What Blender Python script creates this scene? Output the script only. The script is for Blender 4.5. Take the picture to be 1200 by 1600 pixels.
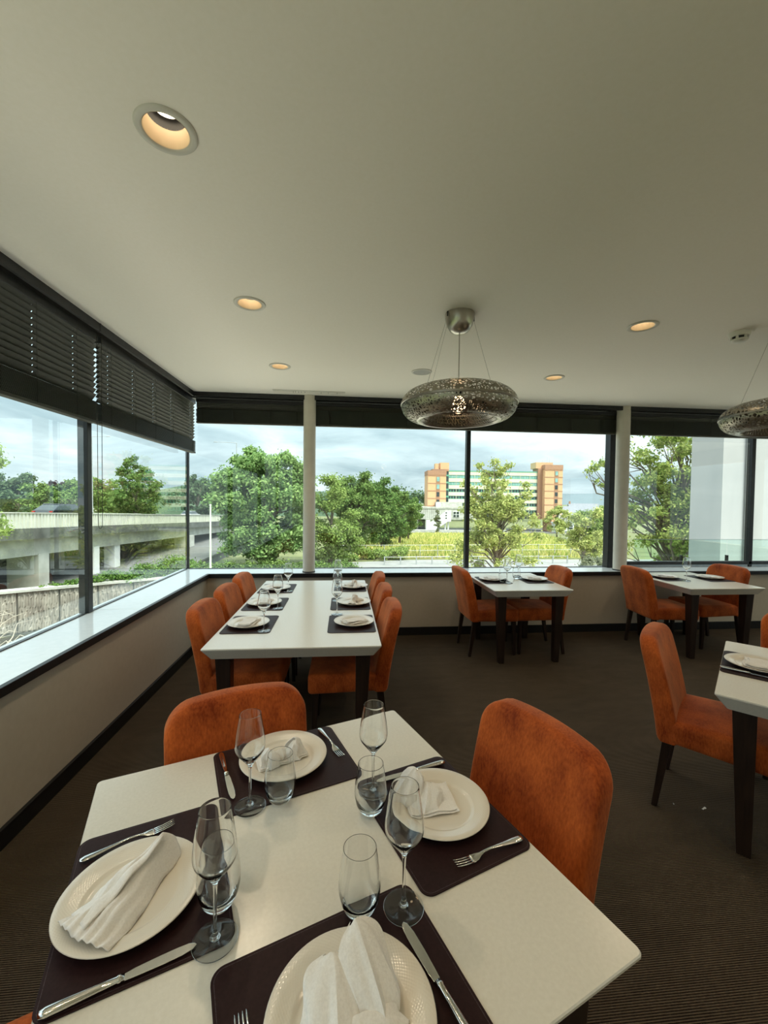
import bpy, bmesh, math, random
import numpy as np
from mathutils import Vector, Matrix

for _o in list(bpy.data.objects):
    bpy.data.objects.remove(_o)
SC = bpy.context.scene
COL = SC.collection
R = math.radians
EYE = 1.61          # camera height above the dining-room floor
ZC = 2.82           # ceiling height

# ------------------------------------------------------------------ camera
cam_data = bpy.data.cameras.new('camera')
cam = bpy.data.objects.new('camera', cam_data)
COL.objects.link(cam)
cam_data.sensor_fit = 'VERTICAL'
cam_data.sensor_height = 36.0
cam_data.lens = 651.43 / 1600 * 36.0
cam_data.clip_start = 0.05
cam_data.clip_end = 9000
_r = Vector((0.99543553, -0.0947853, 0.01112929))
_u = Vector((-0.00839283, 0.02922005, 0.99953777))
_w = Vector((0.09506668, 0.99506881, -0.02829116))
cam.matrix_world = Matrix(((_r.x, _u.x, -_w.x, 0), (_r.y, _u.y, -_w.y, 0), (_r.z, _u.z, -_w.z, EYE), (0, 0, 0, 1)))
SC.camera = cam

# ------------------------------------------------------------------ exposure
SC.view_settings.view_transform = 'Standard'
SC.view_settings.look = 'None'
SC.view_settings.gamma = 1.0
SC.view_settings.use_curve_mapping = False
SC.view_settings.exposure = 0.0
SC.cycles.use_denoising = True
SC.cycles.max_bounces = 16
SC.cycles.diffuse_bounces = 5
SC.cycles.glossy_bounces = 5
SC.cycles.transmission_bounces = 14
SC.cycles.transparent_max_bounces = 24
SC.cycles.caustics_reflective = False
SC.cycles.caustics_refractive = True
SC.cycles.sample_clamp_indirect = 3.0

# ------------------------------------------------------------------ sky (overcast, procedural clouds)
SKY = 1.85
world = bpy.data.worlds.new('overcast_sky')
SC.world = world
world.use_nodes = True
nt = world.node_tree
nt.nodes.clear()
def nn(t, kind, **kw):
    n = t.nodes.new(kind)
    for k, v in kw.items():
        setattr(n, k, v)
    return n
def vmath(t, op, a, b):
    n = nn(t, 'ShaderNodeMath', operation=op)
    for i, v in enumerate((a, b)):
        if hasattr(v, 'is_output'):
            t.links.new(v, n.inputs[i])
        elif v is not None:
            n.inputs[i].default_value = v
    return n.outputs[0]
tc = nn(nt, 'ShaderNodeTexCoord')
sep = nn(nt, 'ShaderNodeSeparateXYZ')
nt.links.new(tc.outputs['Generated'], sep.inputs[0])
zz = vmath(nt, 'MAXIMUM', sep.outputs[2], 0.0)
den = vmath(nt, 'ADD', zz, 0.16)
comb = nn(nt, 'ShaderNodeCombineXYZ')
nt.links.new(vmath(nt, 'DIVIDE', sep.outputs[0], den), comb.inputs[0])
nt.links.new(vmath(nt, 'DIVIDE', sep.outputs[1], den), comb.inputs[1])
comb.inputs[2].default_value = 3.7
nz = nn(nt, 'ShaderNodeTexNoise')
nz.inputs['Scale'].default_value = 0.85
nz.inputs['Detail'].default_value = 7
nz.inputs['Roughness'].default_value = 0.56
nz.inputs['Distortion'].default_value = 0.35
nt.links.new(comb.outputs[0], nz.inputs['Vector'])
ramp = nn(nt, 'ShaderNodeValToRGB')
els = ramp.color_ramp.elements
els[0].position = 0.34
els[0].color = (0.36, 0.475, 0.53, 1)
els[1].position = 0.66
els[1].color = (0.80, 0.885, 0.91, 1)
e = els.new(0.5)
e.color = (0.56, 0.67, 0.72, 1)
nt.links.new(nz.outputs['Fac'], ramp.inputs[0])
grad = vmath(nt, 'ADD', vmath(nt, 'MULTIPLY', zz, 1.5), 0.72)      # an overcast sky brightens towards the zenith
bgn = nn(nt, 'ShaderNodeBackground')
nt.links.new(ramp.outputs[0], bgn.inputs[0])
nt.links.new(vmath(nt, 'MULTIPLY', grad, SKY), bgn.inputs[1])
wo = nn(nt, 'ShaderNodeOutputWorld')
nt.links.new(bgn.outputs[0], wo.inputs[0])
world.cycles.sampling_method = 'MANUAL'
world.cycles.sample_map_resolution = 512

# soft sun behind thin cloud, high over the building from behind the camera
sun_d = bpy.data.lights.new('veiled_sun', 'SUN')
sun_d.energy = 7.5
sun_d.angle = R(25)
sun_d.color = (1.0, 0.95, 0.84)
sun = bpy.data.objects.new('veiled_sun', sun_d)
COL.objects.link(sun)
sun.rotation_euler = Vector((0.30, -0.42, 0.9)).to_track_quat('Z', 'Y').to_euler()

DOWN_W = 16.0       # watts of each recessed downlight

# ------------------------------------------------------------------ materials
MATS = {}
def newmat(name):
    m = bpy.data.materials.new(name)
    m.use_nodes = True
    m.node_tree.nodes.clear()
    MATS[name] = m
    return m, m.node_tree
def out(t, sh):
    o = nn(t, 'ShaderNodeOutputMaterial')
    t.links.new(sh, o.inputs[0])
def principled(t, col, rough=0.5, metal=0.0, spec=0.5, **kw):
    p = nn(t, 'ShaderNodeBsdfPrincipled')
    if hasattr(col, 'is_output'):
        t.links.new(col, p.inputs['Base Color'])
    else:
        p.inputs['Base Color'].default_value = (*col, 1)
    p.inputs['Roughness'].default_value = rough
    p.inputs['Metallic'].default_value = metal
    p.inputs['Specular IOR Level'].default_value = spec
    for k, v in kw.items():
        p.inputs[k.replace('_', ' ')].default_value = v
    return p
def noise(t, scale, detail=4, coord='Object', rough=0.55, stretch=None):
    c = nn(t, 'ShaderNodeTexCoord')
    v = c.outputs[coord]
    if stretch:
        mp = nn(t, 'ShaderNodeMapping')
        mp.inputs['Scale'].default_value = stretch
        t.links.new(v, mp.inputs[0])
        v = mp.outputs[0]
    n = nn(t, 'ShaderNodeTexNoise')
    n.inputs['Scale'].default_value = scale
    n.inputs['Detail'].default_value = detail
    n.inputs['Roughness'].default_value = rough
    t.links.new(v, n.inputs['Vector'])
    return n.outputs['Fac']
def ramp2(t, fac, c0, c1, p0=0.3, p1=0.7):
    r = nn(t, 'ShaderNodeValToRGB')
    r.color_ramp.elements[0].position = p0
    r.color_ramp.elements[0].color = (*c0, 1)
    r.color_ramp.elements[1].position = p1
    r.color_ramp.elements[1].color = (*c1, 1)
    t.links.new(fac, r.inputs[0])
    return r.outputs[0]
def bump(t, p, fac, strength=0.2, dist=0.01):
    b = nn(t, 'ShaderNodeBump')
    b.inputs['Strength'].default_value = strength
    b.inputs['Distance'].default_value = dist
    t.links.new(fac, b.inputs['Height'])
    t.links.new(b.outputs[0], p.inputs['Normal'])
def m_noise(name, c0, c1, scale=8, rough=0.6, metal=0.0, spec=0.4, bmp=0.0, bdist=0.005, detail=4, stretch=None, p0=0.3, p1=0.7, coord='Object', **kw):
    m, t = newmat(name)
    f = noise(t, scale, detail, coord, stretch=stretch)
    p = principled(t, ramp2(t, f, c0, c1, p0, p1), rough, metal, spec, **kw)
    if bmp:
        bump(t, p, f, bmp, bdist)
    out(t, p.outputs[0])
    return m
def m_leaf(name, c0, c1, trans=0.35):
    m, t = newmat(name)
    g = nn(t, 'ShaderNodeNewGeometry')
    c = ramp2(t, g.outputs['Random Per Island'], c0, c1, 0.0, 1.0)
    d = nn(t, 'ShaderNodeBsdfDiffuse')
    tr = nn(t, 'ShaderNodeBsdfTranslucent')
    t.links.new(c, d.inputs[0])
    t.links.new(c, tr.inputs[0])
    mx = nn(t, 'ShaderNodeMixShader')
    mx.inputs[0].default_value = trans
    t.links.new(d.outputs[0], mx.inputs[1])
    t.links.new(tr.outputs[0], mx.inputs[2])
    out(t, mx.outputs[0])
    return m
def m_pane(name, ior, tint=(1, 1, 1), gloss=(1, 1, 1)):
    m, t = newmat(name)
    fr = nn(t, 'ShaderNodeFresnel')
    fr.inputs[0].default_value = ior
    g = nn(t, 'ShaderNodeNewGeometry')
    front = vmath(t, 'SUBTRACT', 1.0, g.outputs['Backfacing'])
    tr = nn(t, 'ShaderNodeBsdfTransparent')
    tr.inputs[0].default_value = (*tint, 1)
    gl = nn(t, 'ShaderNodeBsdfGlossy')
    gl.inputs[0].default_value = (*gloss, 1)
    gl.inputs['Roughness'].default_value = 0.0
    mx = nn(t, 'ShaderNodeMixShader')
    t.links.new(vmath(t, 'MULTIPLY', fr.outputs[0], front), mx.inputs[0])
    t.links.new(tr.outputs[0], mx.inputs[1])
    t.links.new(gl.outputs[0], mx.inputs[2])
    out(t, mx.outputs[0])
    return m
def m_emit(name, col, s):
    m, t = newmat(name)
    e = nn(t, 'ShaderNodeEmission')
    e.inputs[0].default_value = (*col, 1)
    e.inputs[1].default_value = s
    out(t, e.outputs[0])
    return m

m_noise('ceiling_paint', (0.88, 0.84, 0.76), (0.90, 0.86, 0.79), 60, 0.85, bmp=0.03, bdist=0.002)
m_noise('wall_paint', (0.50, 0.44, 0.35), (0.53, 0.47, 0.38), 30, 0.75, bmp=0.02, bdist=0.002)
m_noise('black_trim', (0.006, 0.006, 0.006), (0.012, 0.011, 0.010), 12, 0.45)
m_noise('sill_stone', (0.80, 0.83, 0.83), (0.86, 0.88, 0.88), 25, 0.12, spec=0.8)
m_noise('dark_metal', (0.010, 0.011, 0.013), (0.02, 0.02, 0.022), 20, 0.4)
m_noise('grey_metal', (0.25, 0.28, 0.30), (0.33, 0.36, 0.38), 20, 0.35, metal=0.6)
m_noise('pillar_paint', (0.62, 0.58, 0.50), (0.66, 0.62, 0.54), 14, 0.5)
m_noise('blind_slat', (0.026, 0.027, 0.019), (0.038, 0.039, 0.027), 40, 0.5, stretch=(1, 0.05, 1))
m_noise('blind_cord', (0.03, 0.03, 0.025), (0.05, 0.05, 0.04), 50, 0.8)
m_noise('table_top', (0.69, 0.65, 0.56), (0.74, 0.70, 0.61), 120, 0.25, spec=0.75, bmp=0.03, bdist=0.001)
m_noise('dark_wood', (0.012, 0.007, 0.005), (0.03, 0.016, 0.011), 10, 0.35, stretch=(6, 6, 0.6))
m_noise('placemat', (0.019, 0.007, 0.007), (0.027, 0.011, 0.011), 160, 0.5, spec=0.14, bmp=0.08, bdist=0.001)
m_noise('mat_thread', (0.022, 0.012, 0.014), (0.10, 0.07, 0.075), 400, 0.8)
m, t = newmat('napkin_linen')
fw = noise(t, 260, 3)
fc = noise(t, 26, 5, stretch=(1, 1.6, 0.6))
p = principled(t, ramp2(t, fw, (0.76, 0.73, 0.69), (0.85, 0.82, 0.78)), 0.9, 0, 0.2)
bump(t, p, vmath(t, 'ADD', vmath(t, 'MULTIPLY', fw, 0.10), fc), 0.4, 0.008)
out(t, p.outputs[0])
m_noise('cutlery_steel', (0.62, 0.61, 0.58), (0.70, 0.69, 0.66), 6, 0.14, metal=1.0)
m_noise('downlight_trim', (0.60, 0.58, 0.52), (0.64, 0.62, 0.56), 20, 0.5)
m_noise('downlight_cone', (0.76, 0.60, 0.40), (0.82, 0.66, 0.46), 10, 0.45)
m_noise('plastic_white', (0.70, 0.68, 0.62), (0.74, 0.72, 0.66), 20, 0.5)
m_noise('speaker_grille', (0.36, 0.36, 0.34), (0.42, 0.42, 0.40), 300, 0.7)
m_noise('nickel', (0.36, 0.33, 0.29), (0.46, 0.43, 0.38), 5, 0.28, metal=1.0)
m_emit('lamp_disc', (1.0, 0.84, 0.60), 7.0)
m_emit('pendant_bulb', (1.0, 0.70, 0.40), 6.0)
m_pane('window_glass', 1.85, (0.95, 0.985, 0.97), (0.95, 1.0, 0.99))
m_pane('tumbler_glass', 1.40, (0.985, 0.99, 0.99))
m_pane('balustrade_glass', 1.5, (0.86, 0.95, 0.92))
m, t = newmat('thick_glass')
g = nn(t, 'ShaderNodeBsdfGlass')
g.inputs['Color'].default_value = (0.995, 1.0, 1.0, 1)
g.inputs['IOR'].default_value = 1.47
g.inputs['Roughness'].default_value = 0.0
out(t, g.outputs[0])

# ribbed carpet: ribs run along the back wall
m, t = newmat('carpet')
c = nn(t, 'ShaderNodeTexCoord')
mp = nn(t, 'ShaderNodeMapping')
t.links.new(c.outputs['Object'], mp.inputs[0])
wv = nn(t, 'ShaderNodeTexWave', wave_type='BANDS', bands_direction='Y', wave_profile='SIN')
wv.inputs['Scale'].default_value = 2 * math.pi / 20 / 0.0073
wv.inputs['Distortion'].default_value = 0.35
wv.inputs['Detail'].default_value = 2
wv.inputs['Detail Scale'].default_value = 6
t.links.new(mp.outputs[0], wv.inputs['Vector'])
f1 = noise(t, 190, 3)
f2 = noise(t, 2.2, 5)
f3 = noise(t, 14, 5, stretch=(0.35, 1, 1))
mixf = vmath(t, 'ADD', vmath(t, 'MULTIPLY', wv.outputs['Fac'], 0.48), vmath(t, 'MULTIPLY', f1, 0.22))
mixf = vmath(t, 'ADD', mixf, vmath(t, 'MULTIPLY', f2, 0.16))
mixf = vmath(t, 'ADD', mixf, vmath(t, 'MULTIPLY', f3, 0.14))
p = principled(t, ramp2(t, mixf, (0.012, 0.007, 0.004), (0.165, 0.122, 0.082), 0.24, 0.76), 0.95, 0, 0.1)
bump(t, p, vmath(t, 'ADD', wv.outputs['Fac'], vmath(t, 'MULTIPLY', f1, 0.6)), 0.8, 0.006)
out(t, p.outputs[0])

# rust velvet
m, t = newmat('rust_velvet')
fa = noise(t, 9, 6, stretch=(1, 1, 0.6))
fb = noise(t, 150, 3, stretch=(1, 1, 0.35))
ff = vmath(t, 'ADD', vmath(t, 'MULTIPLY', fa, 0.62), vmath(t, 'MULTIPLY', fb, 0.38))
p = principled(t, ramp2(t, ff, (0.19, 0.026, 0.004), (0.58, 0.125, 0.022), 0.34, 0.68), 0.75, 0, 0.15,
               Sheen_Weight=0.4, Sheen_Roughness=0.4, Sheen_Tint=(1.0, 0.55, 0.3, 1))
bump(t, p, fb, 0.35, 0.002)
out(t, p.outputs[0])

# cream porcelain with an embossed basket weave on the rim
m, t = newmat('porcelain')
c = nn(t, 'ShaderNodeTexCoord')
sp = nn(t, 'ShaderNodeSeparateXYZ')
t.links.new(c.outputs['Object'], sp.inputs[0])
rad = vmath(t, 'SQRT', vmath(t, 'ADD', vmath(t, 'MULTIPLY', sp.outputs[0], sp.outputs[0]), vmath(t, 'MULTIPLY', sp.outputs[1], sp.outputs[1])), None)
an = vmath(t, 'ARCTAN2', sp.outputs[1], sp.outputs[0])
wr = vmath(t, 'SINE', vmath(t, 'MULTIPLY', rad, 1150.0), None)
wa = vmath(t, 'SINE', vmath(t, 'MULTIPLY', an, 96.0), None)
onrim = vmath(t, 'GREATER_THAN', rad, 0.098)
pat = vmath(t, 'MULTIPLY', vmath(t, 'MULTIPLY', wr, wa), onrim)
p = principled(t, (0.74, 0.68, 0.58), 0.16, 0, 0.5)
bump(t, p, pat, 0.10, 0.0010)
out(t, p.outputs[0])

# perforated pendant metal: real openings through the thin shade
m, t = newmat('perforated_nickel')
c = nn(t, 'ShaderNodeTexCoord')
vo = nn(t, 'ShaderNodeTexVoronoi', feature='DISTANCE_TO_EDGE')
vo.inputs['Scale'].default_value = 48
t.links.new(c.outputs['Object'], vo.inputs['Vector'])
hole = vmath(t, 'GREATER_THAN', vo.outputs['Distance'], 0.16)
p = principled(t, (0.34, 0.31, 0.25), 0.38, 1.0)
tr = nn(t, 'ShaderNodeBsdfTransparent')
mx = nn(t, 'ShaderNodeMixShader')
t.links.new(hole, mx.inputs[0])
t.links.new(p.outputs[0], mx.inputs[1])
t.links.new(tr.outputs[0], mx.inputs[2])
out(t, mx.outputs[0])

# outdoors
m_noise('bounce_paving', (0.54, 0.47, 0.39), (0.64, 0.57, 0.48), 0.6, 0.9)  # for the added ground that throws daylight up through the windows
m_noise('asphalt', (0.11, 0.11, 0.108), (0.16, 0.16, 0.155), 1.2, 0.9)
m_noise('pale_road', (0.22, 0.22, 0.21), (0.29, 0.285, 0.275), 0.6, 0.9)
m_noise('field_soil', (0.16, 0.24, 0.06), (0.56, 0.48, 0.18), 0.10, 0.95, detail=8)
m_noise('dark_soil', (0.028, 0.024, 0.016), (0.06, 0.055, 0.035), 1.5, 0.95, detail=6)
m_noise('rear_bounce_floor', (0.66, 0.61, 0.52), (0.72, 0.67, 0.58), 3, 0.5)  # for the added pale floor behind the camera
m_noise('rear_bounce_white', (0.80, 0.76, 0.68), (0.84, 0.80, 0.72), 20, 0.7)  # unseen wall made whiter to bounce light into the room
m_noise('verge', (0.10, 0.12, 0.05), (0.20, 0.21, 0.09), 0.4, 0.95, detail=6)
m_noise('concrete', (0.36, 0.36, 0.32), (0.56, 0.56, 0.51), 0.8, 0.9, detail=7, bmp=0.1, bdist=0.02)
m_noise('parapet_concrete', (0.48, 0.49, 0.42), (0.66, 0.66, 0.58), 0.7, 0.9, detail=7, stretch=(1, 3, 0.5))
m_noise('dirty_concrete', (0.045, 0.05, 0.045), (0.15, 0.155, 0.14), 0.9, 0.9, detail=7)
m_noise('ribbed_concrete', (0.17, 0.155, 0.13), (0.44, 0.41, 0.35), 2.4, 0.9, detail=7, stretch=(1, 1, 0.4))
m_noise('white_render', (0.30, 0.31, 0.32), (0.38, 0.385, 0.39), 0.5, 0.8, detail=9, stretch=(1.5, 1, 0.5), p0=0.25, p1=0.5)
m_noise('brick_panel', (0.66, 0.38, 0.21), (0.74, 0.44, 0.26), 3, 0.85)
m_noise('brick_band', (0.36, 0.19, 0.12), (0.44, 0.24, 0.16), 3, 0.85)
m_noise('cream_panel', (0.72, 0.67, 0.50), (0.80, 0.74, 0.58), 0.6, 0.7)
m_noise('green_frame', (0.10, 0.33, 0.24), (0.14, 0.40, 0.30), 1, 0.5)
m_noise('teal_glass', (0.16, 0.34, 0.33), (0.30, 0.50, 0.48), 0.5, 0.12, spec=0.9)
m_noise('dark_glass', (0.015, 0.025, 0.03), (0.04, 0.055, 0.06), 0.5, 0.08, spec=0.8)
m_noise('white_paint', (0.72, 0.73, 0.72), (0.80, 0.81, 0.80), 1, 0.5)
m_noise('slate_roof', (0.16, 0.17, 0.20), (0.26, 0.27, 0.30), 2, 0.7)
m_noise('bark', (0.08, 0.065, 0.05), (0.20, 0.17, 0.13), 6, 0.95, stretch=(3, 3, 0.5))
m_noise('pale_bark', (0.38, 0.34, 0.28), (0.55, 0.50, 0.42), 6, 0.95)
m_noise('car_black', (0.012, 0.013, 0.016), (0.016, 0.017, 0.02), 3, 0.15, spec=0.8)
m_noise('car_white', (0.75, 0.76, 0.77), (0.8, 0.8, 0.81), 3, 0.2)
m_noise('car_red', (0.45, 0.05, 0.03), (0.5, 0.06, 0.04), 3, 0.2)
m_noise('car_silver', (0.40, 0.42, 0.44), (0.46, 0.48, 0.5), 3, 0.2)
m_noise('tyre', (0.01, 0.01, 0.01), (0.02, 0.02, 0.02), 8, 0.8)
m_noise('plate_yellow', (0.75, 0.55, 0.05), (0.78, 0.58, 0.06), 8, 0.5)
m_noise('tail_red', (0.4, 0.01, 0.01), (0.5, 0.02, 0.02), 8, 0.3)
m_noise('pole_paint', (0.62, 0.68, 0.52), (0.70, 0.75, 0.60), 4, 0.5)
m_noise('galvanised', (0.36, 0.38, 0.38), (0.46, 0.48, 0.48), 4, 0.5, metal=0.3)
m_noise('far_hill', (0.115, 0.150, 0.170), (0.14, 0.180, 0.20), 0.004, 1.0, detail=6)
m_noise('hill_wood', (0.035, 0.065, 0.035), (0.07, 0.11, 0.06), 0.08, 1.0, detail=8)
m_leaf('leaf_chestnut', (0.13, 0.24, 0.08), (0.34, 0.48, 0.18))
m_leaf('leaf_willow', (0.16, 0.25, 0.06), (0.36, 0.46, 0.15))
m_leaf('leaf_dark', (0.06, 0.13, 0.035), (0.17, 0.27, 0.08))
m_leaf('leaf_mid', (0.09, 0.17, 0.045), (0.25, 0.35, 0.11))
m_leaf('leaf_yellow', (0.22, 0.29, 0.07), (0.60, 0.62, 0.24))
m_leaf('leaf_right', (0.14, 0.23, 0.05), (0.50, 0.56, 0.18))
m_leaf('leaf_purple', (0.045, 0.03, 0.035), (0.10, 0.07, 0.075))
m_leaf('leaf_ivy', (0.06, 0.14, 0.03), (0.20, 0.32, 0.08))
m_leaf('leaf_distant', (0.07, 0.12, 0.065), (0.16, 0.23, 0.12))
m_leaf('leaf_grey', (0.16, 0.19, 0.11), (0.34, 0.36, 0.24))
m_leaf('grass_blade', (0.22, 0.32, 0.06), (0.74, 0.64, 0.26), 0.3)

# ------------------------------------------------------------------ helpers
def link(o, parent=None):
    COL.objects.link(o)
    if parent is not None:
        o.parent = parent
    return o
def tag(o, label=None, cat=None, group=None, kind=None):
    for k, v in (('label', label), ('category', cat), ('group', group), ('kind', kind)):
        if v:
            o[k] = v
    return o
def thing(name, label, cat, loc=(0, 0, 0), rz=0.0, group=None):
    o = bpy.data.objects.new(name, None)
    o.empty_display_size = 0.1
    link(o)
    o.location = loc
    o.rotation_euler = (0, 0, rz)
    return tag(o, label, cat, group)
def mesh_obj(name, me, parent=None, loc=None, rot=None):
    o = bpy.data.objects.new(name, me)
    link(o, parent)
    if loc is not None:
        o.location = loc
    if rot is not None:
        o.rotation_euler = rot
    return o
class MB:
    """collects verts / faces of one mesh"""
    def __init__(self):
        self.v, self.f, self.m = [], [], []
    def add(self, vs, fs, mi=0):
        b = len(self.v)
        self.v += [tuple(x) for x in vs]
        self.f += [tuple(i + b for i in f) for f in fs]
        self.m += [mi] * len(fs)
        return self
    def box(self, x0, x1, y0, y1, z0, z1, mi=0):
        vs = [(x, y, z) for z in (z0, z1) for y in (y0, y1) for x in (x0, x1)]
        return self.add(vs, [(0, 2, 3, 1), (4, 5, 7, 6), (0, 1, 5, 4), (2, 6, 7, 3), (0, 4, 6, 2), (1, 3, 7, 5)], mi)
    def frustum(self, b, t, z0, z1, mi=0):
        """b, t = (x0, x1, y0, y1) at bottom and top"""
        vs = [(x, y, z0) for y in b[2:] for x in b[:2]] + [(x, y, z1) for y in t[2:] for x in t[:2]]
        return self.add(vs, [(0, 2, 3, 1), (4, 5, 7, 6), (0, 1, 5, 4), (2, 6, 7, 3), (0, 4, 6, 2), (1, 3, 7, 5)], mi)
    def lathe(self, prof, n=32, c=(0, 0, 0), mi=0, close=False):
        vs, fs = [], []
        rings = []
        for r, z in prof:
            if r < 1e-6:
                vs.append((c[0], c[1], c[2] + z))
                rings.append([len(vs) - 1] * n)
            else:
                s = len(vs)
                for k in range(n):
                    a = 2 * math.pi * k / n
                    vs.append((c[0] + r * math.cos(a), c[1] + r * math.sin(a), c[2] + z))
                rings.append(list(range(s, s + n)))
        pairs = list(zip(rings, rings[1:]))
        if close:
            pairs.append((rings[-1], rings[0]))
        for A, B in pairs:
            for k in range(n):
                q = [A[k], A[(k + 1) % n], B[(k + 1) % n], B[k]]
                q = [i for j, i in enumerate(q) if i not in q[:j]]
                if len(q) > 2:
                    fs.append(tuple(q))
        return self.add(vs, fs, mi)
    def tube(self, pts, rad, n=8, mi=0, cap=True):
        pts = [Vector(p) for p in pts]
        if not hasattr(rad, '__len__'):
            rad = [rad] * len(pts)
        vs, fs = [], []
        prev = None
        for i, p in enumerate(pts):
            d = (pts[min(i + 1, len(pts) - 1)] - pts[max(i - 1, 0)])
            if d.length < 1e-9:
                d = Vector((0, 0, 1))
            d.normalize()
            a = prev if prev is not None else (Vector((1, 0, 0)) if abs(d.x) < 0.9 else Vector((0, 1, 0)))
            a = (a - d * a.dot(d)).normalized()
            prev = a
            b = d.cross(a)
            for k in range(n):
                an = 2 * math.pi * k / n
                vs.append(p + (a * math.cos(an) + b * math.sin(an)) * rad[i])
        for i in range(len(pts) - 1):
            for k in range(n):
                fs.append((i * n + k, i * n + (k + 1) % n, (i + 1) * n + (k + 1) % n, (i + 1) * n + k))
        if cap:
            fs.append(tuple(range(n))[::-1])
            fs.append(tuple((len(pts) - 1) * n + k for k in range(n)))
        return self.add(vs, fs, mi)
    def loft(self, secs, n=12, mi=0):
        """secs = (x, y, z, half_width_y, half_thick_z) along x"""
        vs, fs = [], []
        for x, y, z, w, h in secs:
            for k in range(n):
                a = 2 * math.pi * k / n
                vs.append((x, y + w * math.cos(a), z + h * math.sin(a)))
        for i in range(len(secs) - 1):
            for k in range(n):
                fs.append((i * n + k, (i + 1) * n + k, (i + 1) * n + (k + 1) % n, i * n + (k + 1) % n))
        fs.append(tuple(range(n)))
        fs.append(tuple((len(secs) - 1) * n + k for k in range(n))[::-1])
        return self.add(vs, fs, mi)
    def prism(self, poly, z0, z1, mi=0):
        n = len(poly)
        vs = [(x, y, z0) for x, y in poly] + [(x, y, z1) for x, y in poly]
        fs = [tuple(range(n))[::-1], tuple(range(n, 2 * n))]
        fs += [(i, (i + 1) % n, n + (i + 1) % n, n + i) for i in range(n)]
        return self.add(vs, fs, mi)
    def mesh(self, name, mats, smooth=False, bevel=0.0, bseg=2, fix=False):
        me = bpy.data.meshes.new(name)
        me.from_pydata(self.v, [], self.f)
        for mt in (mats if isinstance(mats, (list, tuple)) else [mats]):
            me.materials.append(MATS[mt])
        if any(self.m):
            me.polygons.foreach_set('material_index', self.m)
        if bevel or fix:
            bm = bmesh.new()
            bm.from_mesh(me)
            if fix:
                bmesh.ops.recalc_face_normals(bm, faces=bm.faces)
            if bevel:
                bmesh.ops.bevel(bm, geom=[e for e in bm.edges if e.is_manifold and e.calc_face_angle(0) > 0.6], offset=bevel, segments=bseg, affect='EDGES', profile=0.6)
            bm.to_mesh(me)
            bm.free()
        if smooth:
            me.polygons.foreach_set('use_smooth', [True] * len(me.polygons))
            me.update()
            if smooth != 'all':
                try:
                    me.set_sharp_from_angle(angle=R(smooth if not isinstance(smooth, bool) else 40))
                except Exception:
                    pass
        me.update()
        return me
    def build(self, name, mats, parent=None, loc=None, rot=None, **kw):
        return mesh_obj(name, self.mesh(name, mats, **kw), parent, loc, rot)
def struct(o, label=None):
    o['kind'] = 'structure'
    if label:
        o['label'] = label
    return o
def copy_tree(root, loc=None, rz=None, label=None, group=None, parent=None):
    c = root.copy()
    COL.objects.link(c)
    c.parent = parent
    if loc is not None:
        c.location = loc
    if rz is not None:
        c.rotation_euler = (0, 0, rz)
    if label:
        c['label'] = label
    if group:
        c['group'] = group
    for ch in list(root.children):
        copy_tree(ch, parent=c)
    return c

# ================================================================== the room
XL, YB = -1.55, 4.90          # inner faces of the low walls
GX, GY = -1.89, 5.245         # glass planes
PX, PY = -1.705, 4.945        # ceiling edge / pelmet faces
XR, YR = 8.2, -4.6            # unseen far walls of the dining room
SILL = 0.75

struct(MB().box(XL - 0.35, XR + 0.2, YR - 0.2, YB + 0.35, -0.25, 0.0).build('floor', 'carpet'), 'brown ribbed carpet covering the dining room floor')

# ceiling with round openings for the recessed lights
DL = [(-0.594, 1.472), (-0.594, 2.690), (-0.594, 3.908), (2.02, 3.914), (2.02, 2.705)]
DL_UNSEEN = [(2.02, 1.472), (4.64, 1.472), (4.64, 2.70), (4.64, 3.91), (-0.594, 0.25), (2.02, 0.25), (4.64, 0.25),
             (-0.594, -0.97), (2.02, -0.97), (4.64, -0.97), (-0.594, -2.19), (2.02, -2.19), (4.64, -2.19), (6.9, 1.472), (6.9, -0.97)]
HR = 0.074
def ceiling_mesh():
    xs = sorted({PX, XR} | {round(x + s * 0.12, 4) for x, y in DL + DL_UNSEEN for s in (-1, 1)})
    ys = sorted({YR, PY} | {round(y + s * 0.12, 4) for x, y in DL + DL_UNSEEN for s in (-1, 1)})
    b = MB()
    cells = {}
    for x, y in DL + DL_UNSEEN:
        for i in range(len(xs) - 1):
            for j in range(len(ys) - 1):
                if xs[i] < x + 0.119 and xs[i + 1] > x - 0.119 and ys[j] < y + 0.119 and ys[j + 1] > y - 0.119:
                    cells[(i, j)] = 1
    for i in range(len(xs) - 1):
        for j in range(len(ys) - 1):
            if (i, j) not in cells:
                b.add([(xs[i], ys[j], ZC), (xs[i], ys[j + 1], ZC), (xs[i + 1], ys[j + 1], ZC), (xs[i + 1], ys[j], ZC)], [(0, 1, 2, 3)])
    n = 40
    for x, y in DL + DL_UNSEEN:
        vs, fs = [], []
        for k in range(n):
            a = 2 * math.pi * k / n
            c, s = math.cos(a), math.sin(a)
            m = 0.12 / max(abs(c), abs(s))
            vs += [(x + HR * c, y + HR * s, ZC), (x + m * c, y + m * s, ZC)]
        for k in range(n):
            l = (k + 1) % n
            fs.append((2 * k, 2 * k + 1, 2 * l + 1, 2 * l))
        b.add(vs, fs)
        for sx in (-1, 1):
            for sy in (-1, 1):
                a0 = [k for k in range(n) if False]
    return b
cb = ceiling_mesh()
cb.box(XL - 0.5, XR + 0.2, YR - 0.2, YB + 0.5, ZC + 0.22, ZC + 0.42)     # roof slab over the void
struct(cb.build('ceiling', 'ceiling_paint'), 'plain warm white plaster ceiling')

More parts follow.
